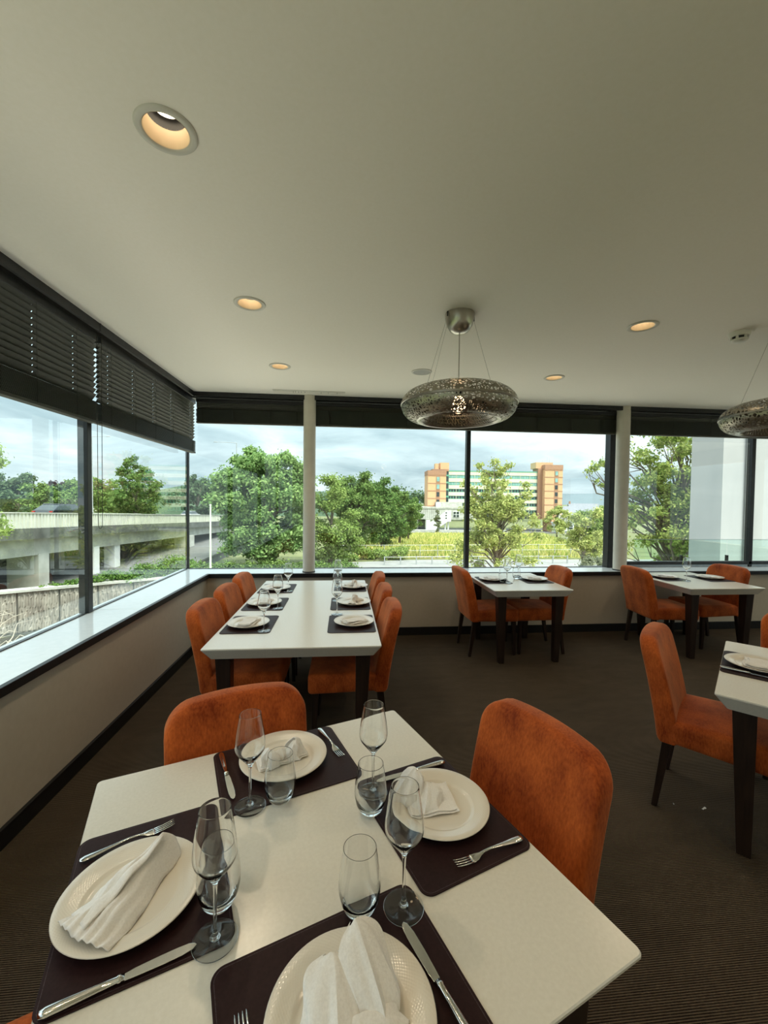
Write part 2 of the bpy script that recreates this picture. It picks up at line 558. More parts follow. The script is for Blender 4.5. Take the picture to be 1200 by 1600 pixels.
# low walls under the windows
wl = struct(MB().box(XL - 0.34, XL, YR, YB + 0.34, 0, SILL - 0.035).build('wall_left', 'wall_paint'), 'beige plastered low wall below the side windows')
wb = struct(MB().box(XL, XR, YB, YB + 0.34, 0, SILL - 0.035).build('wall_back', 'wall_paint'), 'beige plastered low wall below the long window band')
struct(MB().box(XL - 0.3, XR, YR - 0.2, YR, 0, ZC).build('wall_rear', 'rear_bounce_white'))
struct(MB().box(XL, XR, YR, -1.2, 0.0, 0.012).build('floor_bounce', 'rear_bounce_floor'), 'unseen pale floor added behind the camera to bounce light upwards')  # added out of view, bounces light up to the ceiling
b = MB().box(XR, XR + 0.2, YR, YB + 0.34, 0, 0.75).box(XR, XR + 0.2, YR, YB + 0.34, 2.5, ZC)  # unseen wall, its openings added to let in daylight
for y in (YR, -2.2, 0.2, 2.6, YB + 0.1):
    b.box(XR, XR + 0.2, y, y + 0.24, 0.75, 2.5)
struct(b.build('wall_right', 'wall_paint'))
for i in range(1):
    o = thing('window_added', None, None, (0, 0, 0))  # added unseen glazing, there to brighten the room
    struct(o)
    MB().box(XR + 0.09, XR + 0.10, YR + 0.2, YB + 0.1, 0.75, 2.5).build('pane', 'window_glass', o)

struct(MB().box(XL, XL + 0.016, YR, YB, 0, 0.088).box(XL, XL + 0.02, YR, YB, 0.086, 0.096).build('baseboard_left', 'black_trim', bevel=0.003))
struct(MB().box(XL + 0.02, XR, YB - 0.016, YB, 0, 0.088).box(XL + 0.02, XR, YB - 0.02, YB, 0.086, 0.096).build('baseboard_back', 'black_trim', bevel=0.003))

# window sills: polished pale slabs with a black nosing
o = struct(thing('trim_1', 'pale polished sill slabs with black nosing under the side windows', None))
del o['label']
o['label'] = 'pale polished sill with black nosing under the side windows'
y_prev = YR
for yj in (-1.7, 0.85, 3.36, YB + 0.36):
    xa = XL
    MB().box(GX - 0.06, XL + 0.002, y_prev + 0.0015, min(yj, YB + 0.36) - 0.0015, SILL - 0.034, SILL).build('slab', 'sill_stone', o, bevel=0.002)
    y_prev = yj
MB().box(XL, XL + 0.03, YR, YB - 0.032, SILL - 0.045, SILL + 0.001).build('nosing', 'black_trim', o, bevel=0.003)
o = struct(thing('trim_2', None, None))
o['label'] = 'pale polished sill with black nosing under the long window band'
x_prev = XL + 0.004
for xj in (1.58, 3.62):
    MB().box(x_prev + 0.0015, xj - 0.0015, YB - 0.002, GY + 0.05, SILL - 0.034, SILL).build('slab', 'sill_stone', o, bevel=0.002)
    x_prev = xj
MB().box(3.62, XR, YB - 0.002, GY + 0.05, SILL - 0.034, SILL).build('slab', 'sill_stone', o, bevel=0.002)
MB().box(XL, XR, YB - 0.03, YB, SILL - 0.045, SILL + 0.001).build('nosing', 'black_trim', o, bevel=0.003)

# glazing: side windows
def window(name, label, panes, frames, along):
    o = struct(thing(name, None, None))
    o['label'] = label
    for a0, a1, z0, z1 in panes:
        if along == 'Y':
            MB().box(GX - 0.006, GX + 0.006, a0, a1, z0, z1).build('pane', 'window_glass', o)
        else:
            MB().box(a0, a1, GY - 0.006, GY + 0.006, z0, z1).build('pane', 'window_glass', o)
    for a0, a1, z0, z1, d0, d1 in frames:
        if along == 'Y':
            MB().box(GX - d0, GX + d1, a0, a1, z0, z1).build('frame', 'dark_metal', o, bevel=0.003)
        else:
            MB().box(a0, a1, GY - d1, GY + d0, z0, z1).build('frame', 'dark_metal', o, bevel=0.003)
    return o
window('window_1', 'tall side window with a thin dark frame overlooking the flyover',
       [(3.302, GY - 0.02, SILL, ZC)], [(3.248, 3.302, SILL, ZC, 0.05, 0.02), (3.302, GY - 0.03, SILL, SILL + 0.006, 0.02, 0.012)], 'Y')
window('window_2', 'side window at the edge of the picture beyond the dark post',
       [(0.9, 3.248, SILL, ZC), (-1.6, 0.846, SILL, ZC), (YR, -1.654, SILL, ZC)],
       [(0.846, 0.9, SILL, ZC, 0.05, 0.02), (-1.654, -1.6, SILL, ZC, 0.05, 0.02), (YR, 3.248, SILL, SILL + 0.006, 0.02, 0.012)], 'Y')
window('window_3', 'corner window pane between the glass corner and the first round pillar',
       [(GX + 0.02, -0.41, SILL, ZC)], [(GX - 0.022, GX + 0.02, SILL, ZC, 0.022, 0.0), (GX + 0.02, -0.41, SILL, SILL + 0.006, 0.02, 0.01)], 'X')
window('window_4', 'wide window pane between the first round pillar and the thin dark mullion',
       [(-0.38, 1.551, SILL, ZC)], [(1.551, 1.602, SILL, ZC, 0.05, 0.03), (-0.38, 1.551, SILL, SILL + 0.006, 0.02, 0.012), (-0.41, -0.38, SILL, ZC, 0.02, 0.02)], 'X')
window('window_5', 'wide window pane between the thin mullion and the second round pillar',
       [(1.602, 3.47, SILL, ZC)], [(3.47, 3.56, SILL, ZC, 0.05, 0.06), (1.602, 3.47, SILL, SILL + 0.006, 0.02, 0.012)], 'X')
w6 = window('window_6', 'window with raised dark bottom rail beyond the second round pillar',
       [(3.62, 5.55, 0.82, ZC), (5.6, XR, 0.82, ZC)], [(3.56, 3.62, SILL, ZC, 0.05, 0.03), (3.62, XR, 0.782, 0.826, 0.03, 0.03), (5.55, 5.6, SILL, ZC, 0.05, 0.03)], 'X')
MB().box(3.62, XR, GY - 0.02, GY + 0.02, SILL, 0.782).build('sill_shine_strip', 'grey_metal', w6)  # pale strip stands in for the bright reflection on the sill

# dark pelmets closing the ceiling edge
b = MB().box(PX - 0.02, PX, YR, PY, 2.768, ZC + 0.05).box(PX - 0.022, PX + 0.004, 3.115, 3.128, 2.764, ZC)
struct(b.build('trim_3', 'dark_metal'), 'dark pelmet strip along the ceiling above the side windows')
b = MB().box(PX, XR, PY, PY + 0.02, 2.768, ZC + 0.05)
struct(b.build('trim_4', 'dark_metal'), 'dark pelmet strip along the ceiling above the long window band')
# wall head above the glazing, outside the pelmet
struct(MB().box(GX - 0.12, GX + 0.02, YR, GY, ZC - 0.01, ZC + 0.24).box(GX - 0.12, XR, GY - 0.02, GY + 0.12, ZC - 0.01, ZC + 0.24).build('trim_5', 'dark_metal'))

# round pillars standing on the sill
def pillar(x, y, r, label):
    o = MB().lathe([(0, SILL + 0.012), (r, SILL + 0.012), (r, ZC), (0, ZC)], 48).build('pillar', 'pillar_paint', smooth=35)
    o.location = (x, y, 0)
    struct(o, label)
    MB().lathe([(0, 0), (r + 0.004, 0), (r + 0.004, 0.014), (0, 0.014)], 48).build('base_ring', 'dark_metal', o, loc=(0, 0, SILL))
pillar(-0.412, 4.985, 0.071, 'slim round pillar on the sill left of the wide panes')
pillar(3.515, 5.005, 0.079, 'slim round pillar on the sill beside the wide dark frame')

# ------------------------------------------------------------------ venetian blinds
def slat_mesh(length, holes, w=0.05, t=0.0028):
    """a slat along +x from 0 with small square cord holes"""
    b = MB()
    e = 0.0205
    b.box(0, length, -w / 2, -w / 2 + e, -t / 2, t / 2).box(0, length, w / 2 - e, w / 2, -t / 2, t / 2)
    prev = 0
    for h in holes + [length + 0.005]:
        b.box(prev, min(h - 0.005, length), -w / 2 + e, w / 2 - e, -t / 2, t / 2)
        prev = h + 0.005
    return b.mesh('slat', 'blind_slat')
def blind(label, origin, rz, length, holes, top, stack_top, bottom, n, tilt, cords=True):
    """runs along local +x from the origin; local +y faces the room"""
    o = thing('venetian_blind', label, 'blind', (origin[0], origin[1], 0), rz, 'raised dark venetian blinds')
    MB().box(0, length, -0.028, 0.028, top - 0.045, top).build('headrail', 'dark_metal', o, bevel=0.003)
    me = slat_mesh(length, holes)
    zs = np.linspace(top - 0.062, stack_top + (0.028 if n > 5 else 0.016), n)
    for z in zs:
        mesh_obj('slat', me, o, (0, 0, float(z)), (R(tilt), 0, 0))
    nst = max(4, int((stack_top - bottom - 0.022) / 0.0078))
    b = MB()
    rs = random.Random(len(label))
    for i in range(nst):
        z = bottom + 0.024 + i * 0.0078
        b.box(rs.uniform(-.004, .004), length + rs.uniform(-.004, .004), -0.025, 0.025, z, z + 0.0032)
    s = b.build('gathered_slats', 'blind_slat', o)
    s['kind'] = 'stuff'
    MB().box(0, length, -0.026, 0.026, bottom, bottom + 0.02).build('bottom_rail', 'blind_slat', o, bevel=0.003)
    for h in holes:
        for y in (-0.027, 0.027):
            MB().tube([(h, y, top - 0.04), (h, y, bottom + 0.01)], 0.0012, 5).build('ladder_cord', 'blind_cord', o)
        MB().box(h - 0.019, h + 0.019, 0.0262, 0.0275, bottom + 0.02, stack_top - 0.002).build('tape', 'blind_slat', o)
    return o
# side wall: local +x runs along +Y, local +y points to -X, so tilt signs are chosen for a near-closed blind
BX = -1.785
blind('dark venetian blind at the left edge, slats closed above a bunched stack', (BX, 0.93), R(90), 2.255, [0.16, 0.72, 1.28, 1.66, 2.02], 2.765, 2.295, 2.135, 11, -54)
bb = blind('dark venetian blind beside the glass corner, olive slats catching daylight', (BX, 3.225), R(90), 1.93, [0.13, 0.50, 0.88, 1.28, 1.82], 2.765, 2.290, 2.140, 12, -54)
BY = 5.06
blind('short dark blind between the glass corner and first pillar', (-1.715, BY), 0, 1.23, [0.07, 0.42, 0.84, 1.15], 2.765, 2.648, 2.482, 3, -66)
blind('short dark blind above the two wide panes, between the pillars', (-0.355, BY), 0, 3.80, [0.17, 0.57, 1.1, 1.65, 2.3, 2.75, 3.2, 3.62], 2.765, 2.672, 2.482, 3, -66)
blind('short dark blind beyond the second pillar, above the tree', (3.60, BY), 0, 3.4, [0.1, 0.62, 1.15, 1.67, 2.4, 3.1], 2.765, 2.672, 2.482, 3, -70)
# pull cord loop by the side window
cord = MB()
path = [(-1.74, 3.138, 2.75), (-1.74, 3.140, 1.46), (-1.74, 3.143, 1.405), (-1.74, 3.152, 1.388), (-1.74, 3.166, 1.383), (-1.74, 3.180, 1.388), (-1.74, 3.190, 1.405), (-1.74, 3.193, 1.46), (-1.74, 3.195, 2.75)]
tag(cord.tube(path, 0.0022, 6).build('blind_pull_cord', 'blind_cord', smooth=True), 'thin dark pull cord loop hanging before the side window', 'cord')

# ------------------------------------------------------------------ ceiling fixtures
def downlight_proto():
    o = thing('recessed_downlight', '', 'downlight')
    MB().lathe([(0.070, 0.0), (0.0715, -0.004), (0.078, -0.008), (0.092, -0.007), (0.096, -0.003), (0.096, 0.0)], 48).build('trim_ring', 'downlight_trim', o, smooth='all')
    MB().lathe([(0.0705, -0.004), (0.069, 0.0), (0.064, 0.030), (0.060, 0.052)], 48).build('reflector', 'downlight_cone', o, smooth='all')
    MB().lathe([(0.060, 0.050), (0.060, 0.118), (0, 0.118)], 40).build('can', 'black_trim', o, smooth=30)
    MB().lathe([(0, 0.076), (0.044, 0.076), (0.046, 0.084), (0, 0.086)], 40).build('lamp', 'lamp_disc', o, smooth=30)
    MB().tube([(0.044, 0, 0.080), (0.052, 0.012, 0.070), (0.059, 0.0, 0.056)], 0.0012, 5).build('spring_clip', 'cutlery_steel', o)
    return o
dproto = downlight_proto()
dl_labels = ['largest recessed ceiling downlight with the bright lamp disc showing',
             'recessed downlight above the near end of the long table',
             'small recessed downlight above the far end of the long table, near the first pillar',
             'small recessed downlight right of the pendant, near the window band',
             'recessed downlight between the pendant and the smoke detector']
def spot(x, y, w):
    l = bpy.data.lights.new('downlight_beam', 'SPOT')
    l.energy = w
    l.color = (1.0, 0.80, 0.56)
    l.spot_size = R(118)
    l.spot_blend = 0.55
    l.shadow_soft_size = 0.035
    s = bpy.data.objects.new('downlight_beam', l)
    COL.objects.link(s)
    s.location = (x, y, ZC - 0.012)
    return s
for i, (x, y) in enumerate(DL + DL_UNSEEN):
    lab = dl_labels[i] if i < len(DL) else 'recessed downlight in the ceiling grid out of the picture'
    if i == 0:
        d = dproto
        d.location = (x, y, ZC)
        d['label'] = lab
    else:
        d = copy_tree(dproto, (x, y, ZC), R(37 * i), lab)
    d['group'] = 'recessed ceiling downlights' if i < len(DL) else 'downlights out of the picture'
    spot(x, y, DOWN_W)

o = thing('ceiling_speaker', 'flat round grey grille set flush in the ceiling behind the pendant wires', 'speaker', (0.715, 3.905, ZC))
MB().lathe([(0, -0.004), (0.078, -0.004), (0.080, -0.002), (0.080, 0)], 48).build('grille', 'speaker_grille', o, smooth=30)
MB().lathe([(0.080, 0.0), (0.081, -0.006), (0.094, -0.005), (0.097, 0.0)], 48).build('rim', 'downlight_trim', o, smooth=30)

o = thing('smoke_detector', 'white smoke detector on the ceiling near the right edge', 'smoke detector', (2.765, 2.725, ZC))
MB().lathe([(0, 0), (0.062, 0), (0.062, -0.020), (0.056, -0.032), (0.0, -0.032)], 40).build('base', 'plastic_white', o, smooth=30)
MB().lathe([(0.044, -0.030), (0.041, -0.052), (0.0, -0.052)], 40).build('sensing_slot', 'black_trim', o, smooth=30)
for k in range(6):
    MB().box(-0.007, 0.007, 0.040, 0.052, -0.052, -0.030).build('rib', 'plastic_white', o, rot=(0, 0, 2 * math.pi * k / 6))
MB().lathe([(0, -0.050), (0.050, -0.050), (0.047, -0.060), (0.034, -0.068), (0, -0.070)], 40).build('cap', 'plastic_white', o, smooth=30)

o = thing('air_slot_diffuser', 'narrow linear air slot in the ceiling before the first pillar', 'air vent', (-0.40, 4.765, ZC))
MB().box(-0.40, 0.40, -0.028, -0.022, -0.004, 0.0).box(-0.40, 0.40, 0.03, 0.036, -0.004, 0.0).build('frame', 'downlight_trim', o)
MB().box(-0.40, 0.40, -0.022, -0.014, -0.0035, 0.0).build('slot', 'black_trim', o)
for xx in (-0.18, -0.155, -0.12, -0.09, -0.05, 0.13, 0.21, 0.31):
    MB().tube([(xx, 0.02, 0), (xx, 0.022, -0.012), (xx, 0.03, -0.012)], 0.002, 5).build('hook', 'black_trim', o)

# perforated ring pendants
def pendant(x, y, label, group):
    o = thing('pendant_lamp', label, 'pendant lamp', (x, y, ZC), R(0), group)
    Rr, rm, hh = 0.372, 0.0, 0.0
    zc = -0.578
    MB().lathe([(0.0, -0.125), (0.03, -0.123), (0.060, -0.108), (0.082, -0.075), (0.093, -0.030), (0.095, 0.0)], 40).build('ceiling_rose', 'nickel', o, smooth='all')
    # outer shell: flattened doughnut, widely open below, with a seam line round the waist
    a, bh = 0.112, 0.104
    upper, lower = [], []
    for k in range(0, 13):
        th = math.pi / 2 * k / 12
        upper.append((Rr - 0.19 + 0.19 * math.sin(th), zc + bh * math.cos(th)))
    for k in range(0, 13):
        th = math.pi / 2 + math.pi * 0.50 * k / 12
        lower.append((Rr - a + a * math.sin(th), zc - 0.006 + bh * math.cos(th)))
    top = [(0.02, zc + bh - 0.012), (0.10, zc + bh - 0.004)] + upper
    MB().lathe(top, 72).build('upper_shade', 'perforated_nickel', o, smooth='all')
    MB().lathe(lower, 72).build('lower_shade', 'perforated_nickel', o, smooth='all')
    MB().lathe([(Rr - 0.001, zc + 0.004), (Rr + 0.004, zc + 0.002), (Rr + 0.004, zc - 0.010), (Rr - 0.001, zc - 0.012)], 72).build('waist_band', 'nickel', o, smooth=30)
    r_in = Rr - a
    MB().lathe([(r_in + 0.012, zc - 0.006 - bh + 0.001), (r_in + 0.004, zc - bh - 0.010), (r_in - 0.012, zc - bh - 0.006), (r_in - 0.016, zc - bh + 0.002)], 72).build('lip', 'nickel', o, smooth='all')
    # inner funnel of slanted slots: separate fins so light shows between
    fins = MB()
    for k in range(72):
        a0 = 2 * math.pi * k / 72
        for rr0, rr1, z0, z1 in [(r_in - 0.014 - 0.022 * j, r_in - 0.030 - 0.022 * j, zc - bh + 0.004 + 0.020 * j, zc - bh + 0.020 + 0.020 * j) for j in range(5)]:
            da = 0.052
            sh = 0.045 * (rr0 * 0 + (z0 - zc + bh) / 0.1)
            vs = []
            for rr, z, s in ((rr0, z0, sh), (rr1, z1, sh + 0.05)):
                for d in (-da / 2, da / 2):
                    vs.append((rr * math.cos(a0 + d + s), rr * math.sin(a0 + d + s), z))
                for d in (da / 2, -da / 2):
                    vs.append(((rr + 0.003) * math.cos(a0 + d + s), (rr + 0.003) * math.sin(a0 + d + s), z + 0.002))
            fins.add(vs, [(0, 1, 5, 4), (2, 3, 7, 6), (1, 2, 6, 5), (3, 0, 4, 7), (0, 3, 2, 1), (4, 5, 6, 7)])
    f = fins.build('inner_lattice', 'nickel', o)
    f['kind'] = 'stuff'
    MB().lathe([(0, zc - 0.062), (0.030, zc - 0.055), (0.046, zc - 0.030), (0.048, zc - 0.005), (0.034, zc + 0.03), (0.02, zc + 0.05), (0, zc + 0.052)], 28).build('bulb', 'pendant_bulb', o, smooth='all')
    MB().lathe([(0, zc + 0.04), (0.022, zc + 0.04), (0.022, zc + 0.095), (0, zc + 0.095)], 20).build('lamp_holder', 'dark_metal', o, smooth=30)
    MB().tube([(0.0, 0, -0.12), (0.0, 0, zc + 0.12)], 0.0032, 8).build('cable', 'nickel', o)
    for k, an in enumerate((R(8), R(128), R(205))):
        c, s = math.cos(an), math.sin(an)
        MB().tube([(0.094 * c, 0.094 * s, -0.012), (0.25 * c, 0.25 * s, zc + 0.098)], 0.0011, 5).build('suspension_wire', 'nickel', o)
        MB().tube([(0.100 * c, 0.100 * s, -0.004), (0.101 * c, 0.101 * s, -0.034)], 0.004, 6).build('wire_clip', 'dark_metal', o)
pendant(0.735, 2.68, 'perforated metal ring pendant hanging over the aisle beside the long table', 'perforated ring pendants')
pendant(3.105, 2.69, 'perforated ring pendant cut by the right edge of the picture', 'perforated ring pendants')

# ================================================================== furniture
def rounded_box(nx, ny, nz, sx, sy, sz, r):
    """box surface of half sizes sx, sy, sz with rounded edges, as a welded grid"""
    idx, vs, fs = {}, [], []
    def vid(i, j, k):
        key = (i, j, k)
        if key not in idx:
            p = [(-1 + 2 * i / nx) * sx, (-1 + 2 * j / ny) * sy, (-1 + 2 * k / nz) * sz]
            q = [max(-s + r, min(s - r, c)) for c, s in zip(p, (sx, sy, sz))]
            d = [a - b for a, b in zip(p, q)]
            l = math.sqrt(sum(c * c for c in d))
            if l > 1e-9:
                # push the flat cell onto the fillet
                m = max(abs(c) for c in d)
                p = [b + c / l * (r if m >= r - 1e-6 else m) for b, c in zip(q, d)]
            idx[key] = len(vs)
            vs.append(p)
        return idx[key]
    for i in range(nx):
        for j in range(ny):
            fs.append((vid(i, j, 0), vid(i, j + 1, 0), vid(i + 1, j + 1, 0), vid(i + 1, j, 0)))
            fs.append((vid(i, j, nz), vid(i + 1, j, nz), vid(i + 1, j + 1, nz), vid(i, j + 1, nz)))
    for i in range(nx):
        for k in range(nz):
            fs.append((vid(i, 0, k), vid(i + 1, 0, k), vid(i + 1, 0, k + 1), vid(i, 0, k + 1)))
            fs.append((vid(i, ny, k), vid(i, ny, k + 1), vid(i + 1, ny, k + 1), vid(i + 1, ny, k)))
    for j in range(ny):
        for k in range(nz):
            fs.append((vid(0, j, k), vid(0, j, k + 1), vid(0, j + 1, k + 1), vid(0, j + 1, k)))
            fs.append((vid(nx, j, k), vid(nx, j + 1, k), vid(nx, j + 1, k + 1), vid(nx, j, k + 1)))
    return vs, fs
CW, CH = 0.245, 0.892       # chair half width and height
def chair_proto():
    """sitter looks along +y"""
    o = thing('dining_chair', '', 'chair')
    z0 = 0.365
    # back: full-height upholstered shell with softened edges, rounded top corners, wrapped in plan, leaning back
    h = CH - z0
    Rc, rf, t_side, t_mid = 0.085, 0.030, 0.022, 0.046
    def spaced(n, r, L):
        e = [r * (1 - math.cos(k / 5 * math.pi / 2)) for k in range(5)]
        m = [r + (L - 2 * r) * k / n for k in range(n + 1)]
        return e + m + [L - q for q in e[::-1]]
    gx = [q - CW for q in spaced(20, rf, 2 * CW)]
    gz_ = spaced(24, rf, h)
    def corner(x, zt):
        dx, dz = abs(x) - (CW - Rc), zt - (h - Rc)
        d = min(CW - abs(x), zt, h - zt)
        if dx > 0 and dz > 0:
            m = max(dx, dz)
            l = math.hypot(dx, dz)
            x = math.copysign(CW - Rc + dx * m / l, x)
            zt = h - Rc + dz * m / l
            d = Rc - m
        return x, zt, max(0.0, d)
    def place(x, zt, y):
        f = zt / h
        zz = zt + (0.020 * (1 - (x / CW) ** 2) - 0.012) * f ** 3
        yy = y * (1.10 - 0.18 * f) + 0.34 * x * x * (0.5 + 0.5 * f) - 0.222 - 0.112 * f ** 1.25
        return (x * (0.960 + 0.040 * f), yy, z0 + zz)
    sheets = []
    vs, fs = [], []
    for sgn in (1, -1):
        ids = []
        for x in gx:
            row = []
            for zt in gz_:
                X, Z, d = corner(x, zt)
                q = min(1.0, d / rf)
                t_ = t_side + (t_mid - t_side) * math.sqrt(max(0.0, 1 - (1 - q) ** 2))
                if sgn > 0:
                    t_ += 0.006 * math.cos(X / CW * 1.4) * math.sin(min(1, Z / h) * 3.0)
                row.append(len(vs))
                vs.append(place(X, Z, sgn * t_))
            ids.append(row)
        sheets.append(ids)
        for i in range(len(gx) - 1):
            for k in range(len(gz_) - 1):
                q = (ids[i][k], ids[i + 1][k], ids[i + 1][k + 1], ids[i][k + 1])
                fs.append(q if sgn < 0 else q[::-1])
    F, Bk = sheets
    nx_, nz_ = len(gx) - 1, len(gz_) - 1
    loop = [(i, 0) for i in range(nx_)] + [(nx_, k) for k in range(nz_)] + [(i, nz_) for i in range(nx_, 0, -1)] + [(0, k) for k in range(nz_, 0, -1)]
    for p0, p1 in zip(loop, loop[1:] + loop[:1]):
        fs.append((F[p0[0]][p0[1]], F[p1[0]][p1[1]], Bk[p1[0]][p1[1]], Bk[p0[0]][p0[1]]))
    MB().add(vs, fs).build('backrest', 'rust_velvet', o, smooth=50, fix=True)
    vs, fs = rounded_box(20, 20, 8, CW - 0.003, 0.235, 0.062, 0.026)
    nv = []
    for x, y, z in vs:
        crown = (1 - (x / CW) ** 2) * (1 - (y / 0.24) ** 2)
        zz = z + (0.016 * crown if z > 0 else 0)
        xx = x * (1.0 + 0.02 * (y / 0.235))
        zz += 0.004 * (y / 0.235) if z > 0 else -0.004 * (y / 0.235)
        nv.append((xx, y + 0.018, 0.423 + zz))
    MB().add(nv, fs).build('seat', 'rust_velvet', o, smooth='all')
    for sx in (-1, 1):
        for sy in (-1, 1):
            xa, ya = sx * 0.205, (0.205 if sy > 0 else -0.215)
            xb, yb = sx * 0.205, (0.215 if sy > 0 else -0.265)
            w1, w0 = 0.021, 0.0135
            b = MB()
            top = [(xa - w1, ya - w1, 0.376), (xa + w1, ya - w1, 0.376), (xa + w1, ya + w1, 0.376), (xa - w1, ya + w1, 0.376)]
            bot = [(xb - w0, yb - w0, 0.0), (xb + w0, yb - w0, 0.0), (xb + w0, yb + w0, 0.0), (xb - w0, yb + w0, 0.0)]
            b.add(bot + top, [(3, 2, 1, 0), (4, 5, 6, 7)] + [(i, (i + 1) % 4, 4 + (i + 1) % 4, 4 + i) for i in range(4)])
            b.build('leg', 'dark_wood', o, bevel=0.003)
    return o
cproto = chair_proto()
chairs_used = [0]
def face(dx, dy):
    return math.atan2(-dx, dy)
def chair(x, y, rz, label, group):
    if not chairs_used[0]:
        chairs_used[0] = 1
        c = cproto
        c.location = (x, y, 0)
        c.rotation_euler = (0, 0, rz)
        c['label'] = label
    else:
        c = copy_tree(cproto, (x, y, 0), rz, label)
    c['group'] = group
    return c

def table(x0, x1, y0, y1, label, loc=(0, 0, 0), rz=0):
    """x0..y1 in local coordinates round loc"""
    o = thing('dining_table', label, 'table', loc, rz, 'cream topped dining tables')
    H, T, I = 0.75, 0.072, 0.042
    b = MB()
    cr = 0.012
    def rr(x0, x1, y0, y1, r, n=4):
        pts = []
        for cx, cy, a in ((x1 - r, y0 + r, -90), (x1 - r, y1 - r, 0), (x0 + r, y1 - r, 90), (x0 + r, y0 + r, 180)):
            for k in range(n + 1):
                t = R(a + 90 * k / n)
                pts.append((cx + r * math.cos(t), cy + r * math.sin(t)))
        return pts
    top0 = rr(x0 + 0.002, x1 - 0.002, y0 + 0.002, y1 - 0.002, cr)
    top1 = rr(x0, x1, y0, y1, cr)
    low = rr(x0 + I, x1 - I, y0 + I, y1 - I, cr)
    rings = [[(x, y, H) for x, y in top0], [(x, y, H - 0.003) for x, y in top1], [(x, y, H - 0.008) for x, y in top1], [(x, y, H - T) for x, y in low]]
    n = len(top0)
    vs = sum(rings, [])
    fs = [tuple(range(n)), tuple(3 * n + i for i in range(n))[::-1]]
    for k in range(3):
        fs += [(k * n + i, (k + 1) * n + i, (k + 1) * n + (i + 1) % n, k * n + (i + 1) % n) for i in range(n)]
    b.add(vs, fs).build('tabletop', 'table_top', o, smooth=25)
    for sx in (0, 1):
        for sy in (0, 1):
            cx, cy = (x0, x1)[sx], (y0, y1)[sy]
            ix, iy = (1, -1)[sx], (1, -1)[sy]
            # the outer faces taper inwards, the inner faces stay plumb
            a = sorted((cx + ix * 0.062, cx + ix * 0.150)) + sorted((cy + iy * 0.062, cy + iy * 0.150))
            d = sorted((cx + ix * 0.092, cx + ix * 0.146)) + sorted((cy + iy * 0.092, cy + iy * 0.146))
            MB().frustum(d, a, 0.0, H - T + 0.001).build('leg', 'dark_wood', o, bevel=0.003)
    return o
TF = Vector((-0.0785, 1.0175, 0))
AF = R(21.1)
table(-0.507, 0.507, -0.512, 0.512, 'square cream table in front, set with four places', TF, AF)
table(-0.518, 0.518, -1.01, 1.01, 'long cream table set for six by the corner windows', (-0.29, 3.44, 0), 0)
table(-0.402, 0.402, -0.482, 0.482, 'small cream table against the sill, under the thin mullion', (1.849, 4.352, 0), 0)
table(-0.415, 0.415, -0.48, 0.48, 'small cream table against the sill, beyond the second pillar', (3.905, 4.345, 0), 0)
d1 = Vector((0.733, 0.680, 0)).normalized()
d2 = Vector((0.680, -0.733, 0)).normalized()
TRC = Vector((1.682, 1.72, 0)) + d1 * 0.489 + d2 * 0.489
AR = math.atan2(d1.y, d1.x)
table(-0.489, 0.489, -0.489, 0.489, 'turned cream table cut by the right edge', TRC, AR)

def fl(lx, ly):      # front-table coordinates to the room
    c, s = math.cos(AF), math.sin(AF)
    return (TF.x + lx * c - ly * s, TF.y + lx * s + ly * c)
G1, G2, G3, G4 = 'chairs round the front table', 'chairs along the long table', 'chairs at the window tables', 'chairs round the turned table'
x, y = fl(-0.088, 0.305)
chair(x, y, AF + R(180), 'rust velvet chair behind the front table, facing the camera', G1)
x, y = fl(0.462, -0.012)
chair(x, y, AF + R(90), 'rust velvet chair at the right side of the front table, broad padded back in view', G1)
x, y = fl(-0.50, -0.078)
chair(x, y, AF - R(90), 'rust velvet chair of which only a seat corner shows at the bottom left edge', G1)
for i, (yy, w) in enumerate(zip((2.94, 3.50, 4.04), ('nearest', 'middle', 'farthest'))):
    chair(-0.645, yy, face(1, 0.0), f'{w} rust velvet chair on the side-window side of the long table', G2)
for i, (yy, w) in enumerate(zip((2.90, 3.47, 4.045), ('nearest', 'middle', 'farthest'))):
    chair(0.030, yy, face(-1, 0.0), f'{w} rust velvet chair on the aisle side of the long table', G2)
chair(1.565, 4.385, face(1, 0.02), 'rust velvet chair seen from behind at the mullion window table', G3)
chair(2.07, 4.40, face(-1, 0.04), 'rust velvet chair against the sill at the mullion window table, facing the aisle', G3)
chair(3.55, 4.33, face(1, -0.08), 'rust velvet chair seen from behind at the table beyond the second pillar', G3)
chair(4.16, 4.43, face(-1, -0.02), 'rust velvet chair on the far side of the table beyond the second pillar', G3)
f = d2
c = Vector((1.816, 2.173, 0)) + f * 0.262
chair(c.x, c.y, face(f.x, f.y), 'rust velvet chair standing alone on the carpet beside the turned table', G4)
f = -d1
c = Vector((2.60, 2.56, 0)) + d2 * 0.40 + d1 * 0.12 + f * 0.25
chair(c.x, c.y, face(f.x, f.y), 'rust velvet chair back, a sliver at the right edge behind the turned table', G4)

